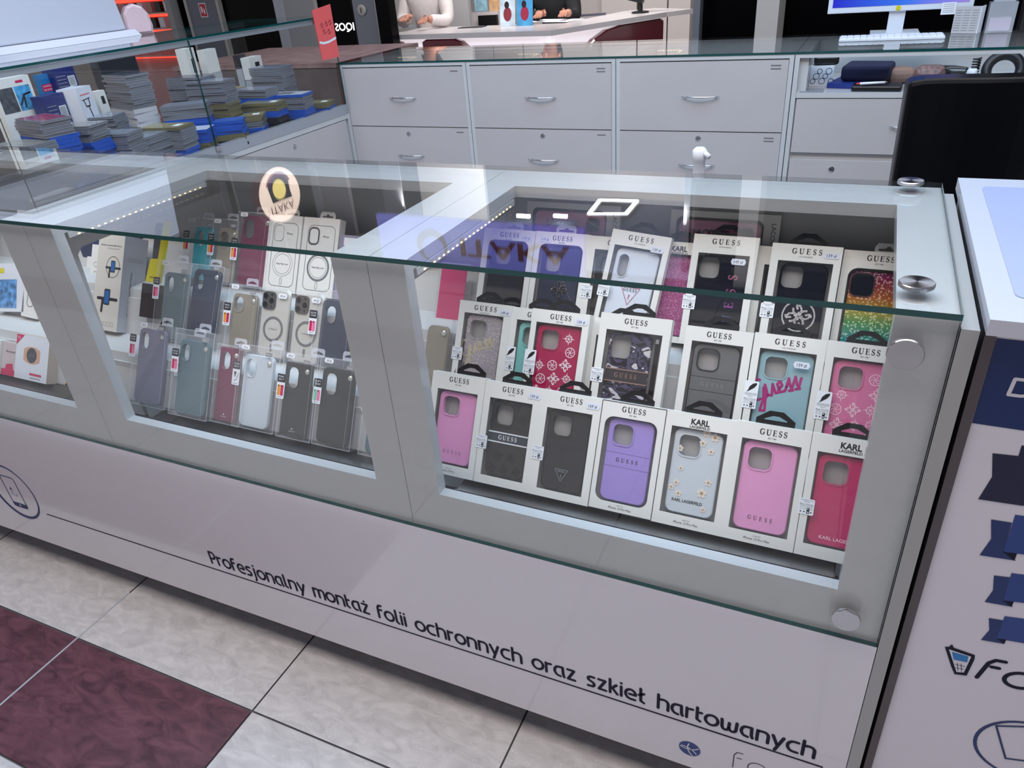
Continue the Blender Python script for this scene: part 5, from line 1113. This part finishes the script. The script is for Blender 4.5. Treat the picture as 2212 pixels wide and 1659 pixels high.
def d_try(b, w, h, z): b.flat([(-w * .5, h * .3), (w * .5, h * .3), (w * .5, h * .6), (-w * .5, h * .6)], z, MAG); b.text('WYPRÓBUJ', 0, h * .48, h * .1, z + .0003, PAPER, width=w * .85); b.text('ZA DARMO', 0, h * .34, h * .1, z + .0003, PAPER, width=w * .85)
stand('trial_box', 'small blue and red box reading try for free in Polish', 95, 160, -2.95, .055, .085, .03, BLUE3, .1, d_try)

# white display stand on top of the case at the upper left
t = thing('white_display_stand', 'large white slanted display panel standing on the tall glass case', 'display stand')
yb = at(300, 78, 0, -3.02).y; yp = at(277, 74, 0, -3.04).y
b = MB(); b.add([(-3.00, .45, 1.3005), (-3.00, yb, 1.3005), (-3.10, yb, 1.3005), (-3.10, .45, 1.3005), (-3.02, .45, 1.325), (-3.02, yb - .01, 1.325), (-3.10, yb - .01, 1.325), (-3.10, .45, 1.325)], [(0, 1, 5, 4), (3, 7, 6, 2), (4, 5, 6, 7), (1, 2, 6, 5), (0, 4, 7, 3)], WTOP); b.build('base', t)
b = MB(); b.add([(-3.04, .40, 1.3255), (-3.04, yp, 1.3255), (-3.07, yp, 1.3255), (-3.07, .40, 1.3255), (-3.10, .40, 1.75), (-3.10, yp, 1.75), (-3.13, yp, 1.75), (-3.13, .40, 1.75)], [(0, 1, 5, 4), (3, 7, 6, 2), (4, 5, 6, 7), (1, 2, 6, 5), (0, 4, 7, 3), (0, 3, 2, 1)], WTOP); b.build('panel', t, bevel=.006)
ya = at(298, 73, 0, -3.03).y
b = MB(); b.prism([(-.052, 0), (.050, 0), (.056, .03), (.050, .075), (.030, .105), (-.002, .118), (-.032, .108), (-.050, .08), (-.056, .03)], -.03, .03, mat('frosted_pink_acrylic', S(196, 170, 176), .3), M=Matrix.Translation((-3.05, ya + .03, 1.3005)) @ Matrix.Rotation(-.5, 4, 'Z') @ VQ, cham=.01)
b.build('acrylic_stand', label='rounded frosted pinkish acrylic stand at the right of the white panel', cat='stand')

# ------------------------------------------------------------ shops behind the kiosk
def X(px, Y, py=45): return at(px, py, 1, Y).x
COLW = mat('column_warm_white', S(176, 168, 160), .5); COLG = mat('column_grey', S(150, 148, 148), .5); VOID = mat('dark_shop_glass', S(2, 2, 4), .25, spec=.08)
AGR = mat('door_grey_blue', S(98, 102, 112), .4)
def slab(name, label, cat, px0, px1, Y, d, m, z0=0, z1=3.0, kind=None, x0=None, x1=None):
    b = MB(); b.box(X(px0, Y) if x0 is None else x0, X(px1, Y) if x1 is None else x1, Y, Y + d, z0, z1, m)
    return b.build(name, label=None if kind else label, cat=None if kind else cat, kind=kind)
slab('shop_pillar', 'light grey pillar left of the dark sign shop window', 'pillar', 612, 684, 4.9, .25, COLG)
slab('door_frame', 'slim aluminium frame beside the light grey pillar', 'frame', 598, 611, 4.85, .08, ALU)
slab('dark_window', 'tall dark shop window left of the aluminium frame', 'shop window', 486, 597, 5.05, .08, VOID)
t = thing('fire_cabinet_door', 'grey door with white trim and a red square pictogram', 'door', M=Matrix.Translation((X(443, 5.0), 5.0, 0)))
wd = (X(479, 5.0) - X(406, 5.0)) / 2
b = MB(); b.box(-wd, -wd + .03, 0, .08, 0, 3, COLW); b.box(wd - .03, wd, 0, .08, 0, 3, COLW); b.build('door_trim', t, label='white upright trim')
b = MB(); b.box(-wd + .031, wd - .031, .01, .06, 0, 3, AGR); b.build('door_leaf', t)
pz = at(441, 22, 1, 5.0).z
b = MB(Matrix.Translation((0, .009, pz)) @ VP); b.flat([(-.045, -.06), (.045, -.06), (.045, .06), (-.045, .06)], 0, PAPER); b.flat([(-.038, -.053), (.038, -.053), (.038, .053), (-.038, .053)], .0006, mat('pictogram_red', S(190, 24, 40), .4))
b.flat([(-.025, -.02), (-.005, -.02), (-.005, .03), (-.025, .03)], .0012, PAPER); b.flat([(.005, -.03), (.022, -.03), (.022, .0), (.012, .02), (.005, .0)], .0012, PAPER); b.build('pictogram', t, label='red fire equipment pictogram')
b = MB(Matrix.Translation((0, .009, pz - .19)) @ VP); b.prism(rrect(-.022, -.05, .022, .03, .02), 0, .004, BLACK); b.build('handle_recess', t)
slab('dark_window', 'narrow dark window strip left of the grey pictogram door', 'shop window', 378, 400, 5.2, .08, VOID)
slab('shop_pillar', 'grey beige pillar edge beside the red lit shelves', 'pillar', 366, 377, 5.1, .2, COLG)
# red lit shelving
RED = mat('red_shelf_light', S(255, 70, 50), .4, emit=1.6); PKS = mat('pinkish_shelf_back', S(190, 140, 136), .5)
t = thing('shelf_unit', 'distant shop shelving lit in red behind the white panel', 'shelving')
YS = 5.6; xa, xb = X(225, YS), X(372, YS)
b = MB(); b.box(xa, xb, YS + .25, YS + .3, 0, 2.4, PKS); b.build('back_panel', t)
for py in (28, 62, 120, -8):
    z = at(320, py, 1, YS).z; b = MB(); b.box(xa, xb, YS, YS + .249, z - .015, z, mat('pale_shelf', S(196, 168, 164), .5)); o = b.build('shelf', t)
    b = MB(); b.box(xa, xb, YS + .20, YS + .245, z - .05, z - .016, RED); b.build('light_strip', o)
for j, py in enumerate((28, 62)):
    z = at(320, py, 1, YS).z
    for k in range(11):
        x = xa + .25 + k * .13
        if x < xb - .06:
            b = MB(); b.box(x, x + .075, YS + .06, YS + .16, z + .001, z + .10, [PKS, BLACK, PAPER][(k + j) % 3]); b.build('shop_package', label='small package on the %s red lit shelf' % ('lower' if j else 'upper'), cat='package', group='packages on the %s red lit shelf' % ('lower' if j else 'upper'))
slab('shop_wall', 'beige wall seen under the red lit shelves', 'wall', 0, 225, 5.9, .1, COLW, 0, 3.0)
# dark kiosk with glowing reversed sign, grey pillar with a lock
t = thing('dark_sign_window', 'black shop window with small glowing white reversed lettering', 'shop window')
b = MB(); b.box(X(686, 4.95), X(764, 4.95), 4.95, 5.03, 0, 3, VOID); b.build('glass_panel', t)
p = at(743, 55, 1, 4.94); b = MB(Matrix.Translation((p.x, 4.945, p.z)) @ VP @ Matrix.Scale(-1, 4, (1, 0, 0))); b.text('IQOS', 0, -.04, .085, 0, mat('sign_white_glow', (1, 1, 1), .5, emit=3), bold=.012, width=.20); b.build('sign_lettering', t, label='glowing white reversed letters')
t = thing('lock_pillar', 'blue grey metal pillar with a round key lock', 'pillar')
b = MB(); b.box(X(767, 4.7), X(814, 4.7), 4.7, 4.8, 0, 3, mat('blue_grey_metal', S(126, 130, 138), .35, metal=.4)); b.build('post', t)
p = at(781, 22, 1, 4.69); b = MB(Matrix.Translation((p.x, 4.695, p.z))); b.lathe([(.04, 0), (.04, .01), (.03, .014)], COLW, 20, ax='y'); b.box(-.004, .004, -.016, -.0145, -.02, .015, INK); b.build('key_lock', t)
slab('dark_door', 'black door edge between the lock pillar and the agency', 'door', 816, 843, 4.48, .1, VOID, 0, 3)
# right hand side facade
slab('shop_pillar', 'blue grey pillar right of the dark red desk', 'pillar', 1496, 1511, 4.7, .1, mat('blue_grey_metal', (1, 1, 1)))
slab('dark_window', 'wide black shop opening between two pillars at the upper right', 'shop window', 1512, 1631, 4.95, .1, VOID)
slab('shop_pillar', 'broad two toned white pillar between black openings at the upper right', 'pillar', 1632, 1680, 4.5, .35, mat('column_white', S(196, 190, 184), .5))
slab('dark_window', 'large black shop opening behind the computer monitor', 'shop window', 1694, 2420, 4.95, .1, VOID)
b = MB(); b.box(-13, X(844, 4.6), 5.95, 6.0, 0, 3.62, COLG); b.build('wall_left', kind='structure')
b = MB(); b.box(-13, 6, 8.6, 8.7, 0, 3.62, mat('agency_wall', S(186, 178, 174), .6)); b.build('wall_back', kind='structure')
b = MB(); b.box(X(1512, 4.95), 6, 5.06, 5.1, 0, 3.62, mat('dark_shop_wall', S(20, 20, 24), .6)); b.build('wall_right', kind='structure')
# sign fascia over the agency
fa = MB(); fa.box(-13, 6, 4.38, 4.60, 3.02, 3.62, mat('fascia_grey', S(90, 90, 96), .6)); fa.build('fascia_beam', label='grey beam above the shop fronts', cat='beam')
t = thing('shop_sign', 'pale backlit fascia sign with dark red letters, seen reflected in the counter glass', 'sign')
p0 = mirrored(880, 545, 1, 4.36); p1 = mirrored(1235, 560, 1, 4.36)
zl = mirrored(1100, 560, 1, 4.36).z; zh = mirrored(1100, 520, 1, 4.36).z; zl, zh = min(zl, zh), max(zl, zh)
b = MB(); b.box(p0.x - .25, p1.x + .12, 4.33, 4.378, zl - .16, zh + .2, mat('sign_backlit', S(122, 124, 226), .5, emit=.6)); b.build('lightbox', t)
b = MB(Matrix.Translation((0, 4.325, 0)) @ VP); LR = mat('sign_dark_red', S(110, 14, 34), .4)
b.text('ITAKA', p1.x, zl, (zh - zl) * 1.35, 0, LR, align='r', bold=.02, width=(p1.x - mirrored(1000, 545, 1, 4.36).x)); cx = mirrored(940, 545, 1, 4.36).x
b.prism(circ(cx, (zl + zh) / 2, .15), 0, .003, LR, holes=[circ(cx + .01, (zl + zh) / 2 + .03, .11)]); b.build('sign_lettering', t)
c1 = mirrored(605, 420, 1, 4.1)
t = thing('round_blade_sign', 'round pale illuminated sign with dark red letters, seen reflected in the middle glass', 'sign', M=Matrix.Translation(c1) @ Matrix.Rotation(radians(84), 4, 'Z') @ VP)
CRM = mat('sign_cream', S(250, 224, 204), .5, emit=1.5); 
b = MB(); b.prism(circ(0, 0, .235, .235, 44), -.10, -.002, LR); b.prism(circ(0, 0, .235, .235, 44), -.002, 0, CRM); b.build('lightbox', t)
b = MB(); b.text('ITAKA', 0, .075, .105, .002, LR, width=.27); b.prism(arc(0, -.04, .13, .13, 200, 340, 14) + [(.12, -.02), (.13, .05), (-.10, .05)], .001, .003, INK, cham=0)
b.prism(circ(.0, -.05, .075, .085), .0035, .005, mat('sign_sun', S(250, 226, 130), .5, emit=1.3)); b.prism(arc(0, -.05, .15, .15, 200, 340, 14) + arc(0, -.03, .13, .13, 330, 210, 10), .0055, .007, mat('sign_plum', S(130, 44, 110), .5, emit=.3)); b.build('sign_print', t)
b = MB(Matrix.Translation(c1)); b.tube([(-.06, 0, .236), (-.06, .0, .60), (-.06, .26, .60)], .012, ALU, 8); b.build('sign_bracket', label='slim bracket holding the round sign', cat='bracket')
# ceiling fittings mirrored in the glass
t = thing('square_ring_light', 'square white ring light on the ceiling, seen reflected in the counter glass', 'ceiling light')
cs = [mirrored(*p, 2, 3.55) for p in ((1272, 460), (1296, 430), (1376, 432), (1352, 460))]
b = MB(); P4 = [(c.x, c.y) for c in cs]; b.stroke(P4, .05, 3.55, LEDW, closed=True, cap=True); b.build('light_ring', t)
b = MB(); P4b = [(c.x, c.y) for c in cs]; b.stroke(P4b, .08, 3.56, ALU, closed=True); b.stroke(P4b, .08, 3.61, ALU, closed=True); b.build('housing', t)
q0 = mirrored(1886, 412, 2, 3.5); q1 = mirrored(1885, 452, 2, 3.5)
b = MB(); b.tube([tuple(q0), tuple(q1)], .03, LEDW, 12); b.build('tube_light', label='short white tube light under the ceiling, reflected near the right end', cat='ceiling light')
q2 = mirrored(1884, 467, 2, 3.5); b = MB(Matrix.Translation(q2)); b.lathe([(.05, 0), (.05, .06)], LEDW, 20); b.build('spot_light', label='small round spot light next to the tube light', cat='ceiling light')
for (a_, c_), i in (((1132, 463), 0), ((1212, 463), 1)):
    q = mirrored(a_, c_, 2, 3.5); b = MB(Matrix.Translation(q)); b.box(-.10, .08, -.02, .02, 0, .03, LEDW); b.build('strip_light', label='short %s strip light under the ceiling' % ('left' if not i else 'right'), cat='ceiling light')

# agency interior: desk, red front shells, people
dz = 1.0
A0 = at(836, 76, 2, dz); B0 = at(1190, 66, 2, dz); C0 = at(1440, 26, 2, dz); E0 = at(1497, 19, 2, dz)
t = thing('agency_desk', 'long white travel agency desk with dark red curved front shells', 'desk')
DW = mat('desk_white', S(206, 198, 196), .3, coat=.2); GLOW = mat('backlit_panel', S(236, 226, 232), .5, emit=.75); SH = mat('dark_red_shell', S(92, 6, 28), .12, coat=.8)
back = [Vector((A0.x, A0.y + .55, 0)), Vector((B0.x - .1, B0.y + .55, 0)), Vector((C0.x - .45, C0.y + .3, 0)), Vector((E0.x - .4, E0.y + .3, 0))]
top_ = [(A0.x, A0.y), (B0.x, B0.y), (C0.x, C0.y), (E0.x, E0.y)] + [(q.x, q.y) for q in back[::-1]]
b = MB(); b.prism(top_, dz - .035, dz, DW); b.build('desktop', t)
def seg(P0, P1):
    d = Vector((P1.x - P0.x, P1.y - P0.y, 0)); L_ = d.length; d.normalize(); nrm = Vector((d.y, -d.x, 0))
    return Matrix(((d.x, 0, nrm.x, P0.x - nrm.x * .06), (d.y, 0, nrm.y, P0.y - nrm.y * .06), (0, 1, 0, 0), (0, 0, 0, 1))), L_
for (P0, P1), shells in (((A0, B0), ((.0, .18, 1), (.22, .60, 1))), ((B0, C0), ((.12, .99, -1),))):
    M, L_ = seg(P0, P1)
    b = MB(M); b.box(0, L_, .05, dz - .036, -.03, -.001, GLOW); b.build('lit_panel', t, label='glowing white front panel')
    for a, c_, s in shells:
        x0, x1 = a * L_, c_ * L_; zt_ = dz - .04; cw_ = min(.26, x1 - x0 - .06) if s > 0 else .6
        pl = [(x0, .30), (x0, zt_ - .02), (x0 + .04, zt_), (x1 - cw_, zt_)] + [(x1 - cw_ + cw_ * sin(radians(q)), zt_ - .5 * (1 - cos(radians(q)))) for q in range(15, 91, 15)] + [(x1, .30)]
        if s < 0: pl = [(x1 + x0 - x, z) for x, z in pl][::-1]
        b = MB(M); b.prism(pl, .001, .05, SH, cham=.01); b.build('red_shell', t, label='dark red glossy curved shell')
# wall cabinets, posters
b = MB(); 
for px0, px1 in ((1000, 1060), (1062, 1125), (1128, 1185), (1300, 1375), (1378, 1440), (1443, 1490)):
    b = MB(); b.box(X(px0, 8.2), X(px1, 8.2), 8.2, 8.58, 0, 2.2, mat('agency_cabinet', S(190, 182, 178), .5)); b.build('wall_cabinet', label='pale tall cupboard against the agency back wall', cat='cupboard', group='pale cupboards at the agency back wall')
b = MB(); b.box(X(1000, 6.6), X(1075, 6.6), 6.6, 6.95, 0, at(1040, 27, 1, 6.6).z, DW); b.build('low_cabinet', label='low white cabinet behind the desk under the brochures', cat='cabinet')
pb_ = at(1045, 40, 1, 6.55); b = MB(); b.box(X(1036, 6.55), X(1076, 6.55), 6.52, 6.56, pb_.z - .08, at(1045, 33, 1, 6.55).z, BLACK); b.build('dark_device', label='black device standing before the low white cabinet', cat='device')
for i, (px0, px1, c1_, c2_) in enumerate(((1079, 1114, S(190, 205, 214), S(140, 50, 60)), (1115, 1152, S(70, 150, 196), S(160, 40, 70)))):
    p = at((px0 + px1) / 2, 52, 1, 4.95); w2 = (X(px1, 4.95) - X(px0, 4.95)) / 2 - .005
    b = MB(Matrix.Translation((p.x, 4.95, dz + .001)) @ Matrix.Rotation(-.12, 4, 'X') @ VP); b.box(-w2, w2, 0, .30, -.004, 0, mat('poster_sky_%s' % 'ab'[i], c1_, .5, noise=.35, nscale=9))
    b.flat(circ(0, .085, .035, .05), .0006, mat('poster_figure_%s' % 'ab'[i], c2_, .5)); b.flat(circ(-.005, .15, .02, .025), .0009, mat('poster_hair', S(40, 24, 30), .5)); b.flat(circ(.045, .2, .014), .0009, MAG)
    b.build('brochure', label='pale travel brochure with a figure standing on the desk' if not i else 'blue travel brochure with a red figure standing on the desk', cat='brochure')
for i, (px0, px1) in enumerate(((1010, 1040), (1042, 1070))):
    p = at((px0 + px1) / 2, 27, 1, 6.6); b = MB(Matrix.Translation((p.x, 6.75, p.z + .001)) @ VP); w2 = (X(px1, 6.6) - X(px0, 6.6)) / 2 - .01; b.box(-w2, w2, 0, .3, -.03, 0, mat('brochure_print_%s' % 'ab'[i], (S(150, 190, 205), S(200, 160, 120))[i], .5, noise=.4, nscale=14)); b.build('brochure', label=('pale blue' if not i else 'warm toned') + ' brochure pile on the low white cabinet', cat='brochure')
SKIN = mat('skin', S(176, 122, 100), .5); HAIR = mat('dark_hair', S(30, 22, 20), .6)
def skinned(name, chains, m, parent, sub=2):
    """chains: list of lists of (x,y,z,r); first point of later chains joins the nearest earlier vertex"""
    vs = []; es = []; rs = []
    for ch in chains:
        prev = None
        for i, (x, y, z, r) in enumerate(ch):
            j = None
            if i == 0 and vs:
                j = min(range(len(vs)), key=lambda k: (Vector(vs[k]) - Vector((x, y, z))).length)
                if (Vector(vs[j]) - Vector((x, y, z))).length > .02: j = None
            if j is None: vs.append((x, y, z)); rs.append(r); j = len(vs) - 1
            if prev is not None: es.append((prev, j))
            prev = j
    me = bpy.data.meshes.new(name); me.from_pydata(vs, es, []); o = bpy.data.objects.new(name, me); C.objects.link(o); o.parent = parent; me.materials.append(m)
    sk = o.modifiers.new('skin', 'SKIN'); sk.use_smooth_shade = True
    lay = me.skin_vertices[0].data if me.skin_vertices else None
    if lay is None:
        bm = bmesh.new(); bm.from_mesh(me); bm.verts.layers.skin.verify(); bm.to_mesh(me); bm.free(); lay = me.skin_vertices[0].data
    for k, r in enumerate(rs): lay[k].radius = (r, r)
    lay[0].use_root = True
    s_ = o.modifiers.new('sub', 'SUBSURF'); s_.levels = sub; s_.render_levels = sub
    dg = bpy.context.evaluated_depsgraph_get(); m2 = bpy.data.meshes.new_from_object(o.evaluated_get(dg)); o.modifiers.clear(); o.data = m2
    if not m2.materials: m2.materials.append(m)
    return o
def hand(x, y, z, dx, dy, dz_, s=1):
    ch = [[(x, y, z, .026), (x + dx * .05, y + dy * .05, z + dz_ * .05, .03)]]
    for k in range(4):
        o_ = (k - 1.5) * .017; L_ = (.07, .08, .075, .06)[k]; bx_, by_, bz_ = x + dx * .055 - dy * o_, y + dy * .055 + dx * o_, z + dz_ * .055
        ch.append([(x + dx * .05, y + dy * .05, z + dz_ * .05, .03), (bx_, by_, bz_, .011), (bx_ + dx * L_ * .5, by_ + dy * L_ * .5, bz_ + dz_ * L_ * .5 - .006, .0095), (bx_ + dx * L_ * .85, by_ + dy * L_ * .85, bz_ - .02, .008)])
    ch.append([(x, y, z, .026), (x - dy * .035 * s, y + dx * .035 * s, z + .005, .012), (x - dy * .045 * s + dx * .035, y + dx * .045 * s + dy * .035, z + .0, .009)])
    return ch
def person(px, py_, Y, label, shirt, trousers, hairlen, lean=.1, zsh=1.42, hands=None, seat=.50):
    p = at(px, py_, 1, Y); x, y = p.x, Y
    t = thing('person', label, 'person', loc=(x, y, 0)); X0, Yo = 0, 0
    sh = zsh; nk = sh + .05; hy = -lean - .06
    hl, hr = hands
    arms = []
    for s, (hx, hy_, hz) in ((-1, hl), (1, hr)):
        arms.append([(0, -lean, sh - .03, .11), (s * .17, -lean + .01, sh - .02, .065), (s * .23, -lean - .06, sh - .26, .046), (s * .5 * hx + hx * .5 if 0 else hx, hy_, hz, .030)])
    body = [[(0, .05, seat + .08, .13), (0, .02, seat + .28, .12), (0, -lean * .6, sh - .18, .14), (0, -lean, sh - .03, .11), (0, -lean - .01, nk + .02, .052), (0, hy, nk + .08, .06), (0, hy - .01, nk + .155, .082), (0, hy, nk + .21, .078)]] + arms
    for s in (-1, 1): body.append([(0, .05, seat + .08, .13), (s * .10, .0, seat + .05, .085), (s * .13, -.38, seat + .06, .065), (s * .13, -.40, .28, .05), (s * .13, -.38, .09, .042), (s * .13, -.52, .05, .035)])
    o = skinned('body', body, SKIN, t)
    for s, (hx, hy_, hz) in ((-1, hl), (1, hr)):
        h_ = skinned('hand', hand(hx, hy_, hz, 0, -1, -.1, -s), SKIN, t, 1)
    fz = nk + .14
    b = MB(); b.prism([(-.012, -.03), (.012, -.03), (.006, .02), (-.006, .02)], 0, .022, SKIN, cham=.003, M=Matrix.Translation((0, hy - .088, fz)) @ VP)
    for s in (-1, 1): b.lathe([(.009, 0), (.009, .004), (.004, .006)], PAPER, 12, M=Matrix.Translation((s * .03, hy - .086, fz + .025)), ax='y'); b.lathe([(.004, .006), (.003, .008)], INK, 8, M=Matrix.Translation((s * .03, hy - .086, fz + .025)), ax='y'); b.lathe([(.02, -.006), (.022, .0), (.02, .006)], SKIN, 10, M=Matrix.Translation((s * .082, hy, fz)) @ Matrix.Rotation(pi / 2, 4, 'Y'))
    b.box(-.024, .024, hy - .093, hy - .085, fz - .052, fz - .044, mat('lips', S(140, 74, 70), .5)); b.build('face', t)
    infl = lambda ch, k: [(a, b_, c_, r * k + .012) for a, b_, c_, r in ch]
    shirtch = [infl(body[0][:4], 1.04)] + [infl(a, 1.05)[:3] + [(a[3][0] * .9 + a[2][0] * .1, a[3][1] * .9 + a[2][1] * .1, a[3][2] * .9 + a[2][2] * .1, .04)] for a in arms]
    skinned('shirt', shirtch, shirt, t); skinned('trousers', [infl([(0, .05, seat + .10, .13), (0, .05, seat + .06, .13)], 1.0)] + [infl(c_[:4], 1.06) for c_ in body[3:]], trousers, t)
    hb = [[(0, hy + .02, nk + .17, .092), (0, hy + .03, nk + .235, .075)], [(0, hy + .02, nk + .17, .092), (0, hy + .06, nk + .13 - hairlen * .5, .07), (0, hy + .07, nk + .10 - hairlen, .05)]]
    skinned('hair', hb, HAIR, t)
    b = MB(); b.prism(rrect(-.22, -.22, .22, .22, .06), seat - .10, seat - .04, BLACK); b.tube([(0, 0, .04), (0, 0, seat - .10)], .03, BLACK); b.lathe([(.22, 0), (.22, .04)], BLACK, 20)
    b.v = [(v[0] + x, v[1] + y + .05, v[2]) for v in b.v]; b.build('office_stool', label='black stool under the ' + label.split(',')[0], cat='stool')
    return t
SHW = mat('white_shirt', S(206, 196, 192), .7, noise=.05); SHB = mat('black_jumper', S(12, 11, 14), .8); TRD = mat('dark_trousers', S(30, 30, 38), .8)
person(938, 20, 5.35, 'person in a white shirt, seated at the desk holding papers', SHW, TRD, .0, lean=.12, zsh=1.30, hands=((-.05, -.36, 1.10), (.14, -.38, 1.08)), seat=.50)
person(1212, 8, 5.75, 'person in black, leaning over papers at the desk', SHB, TRD, .10, lean=.22, zsh=1.26, hands=((.02, -.50, 1.06), (.22, -.46, 1.06)), seat=.50)
pc = at(895, 62, 2, dz)
for i, (px, py, rz, w_, h_, c_, lb) in enumerate(((900, 57, .2, .30, .22, PAPER, 'grey paper sheets under the hands of the person in white'), (1200, 45, -.3, .42, .22, PAPER, 'white paper sheets spread before the person in black'), (1270, 33, .3, .30, .20, mat('dark_folder', S(44, 46, 66), .5), 'dark folder lying on the desk near the person in black'), (1020, 59, 0, .22, .10, mat('dark_tablet', S(30, 22, 30), .3), 'dark flat tablet lying on the desk near the person in white'))):
    q = at(px, py, 2, dz + .001); b = MB(Matrix.Translation(q) @ Matrix.Rotation(rz, 4, 'Z')); b.box(-w_ / 2, w_ / 2, -h_ / 2, h_ / 2, 0, .004, c_)
    b.build('papers', label=lb, cat='papers')
q = at(890, 55, 2, dz); b = MB(Matrix.Translation((q.x + .10, q.y + .12, dz + .006)) @ Matrix.Rotation(.5, 4, 'Z') @ Matrix.Rotation(radians(60), 4, 'X')); b.prism([(-.11, 0), (.11, 0), (.12, .20), (-.07, .22)], 0, .002, mat('grey_newspaper', S(130, 134, 144), .6, noise=.2)); b.build('newspaper', label='grey sheet held up by the person in white', cat='papers')
q = at(1383, 28, 2, dz); b = MB(Matrix.Translation(q)); b.lathe([(.07, 0), (.07, .012), (.02, .02), (.018, .12)], BLACK, 16); b.prism([(-.10, .0), (.02, -.03), (.10, .16), (-.02, .22)], -.03, .03, BLACK, M=Matrix.Translation((0, 0, .10)) @ VP); b.build('desk_phone', label='black device on a stand at the right part of the desk', cat='device')
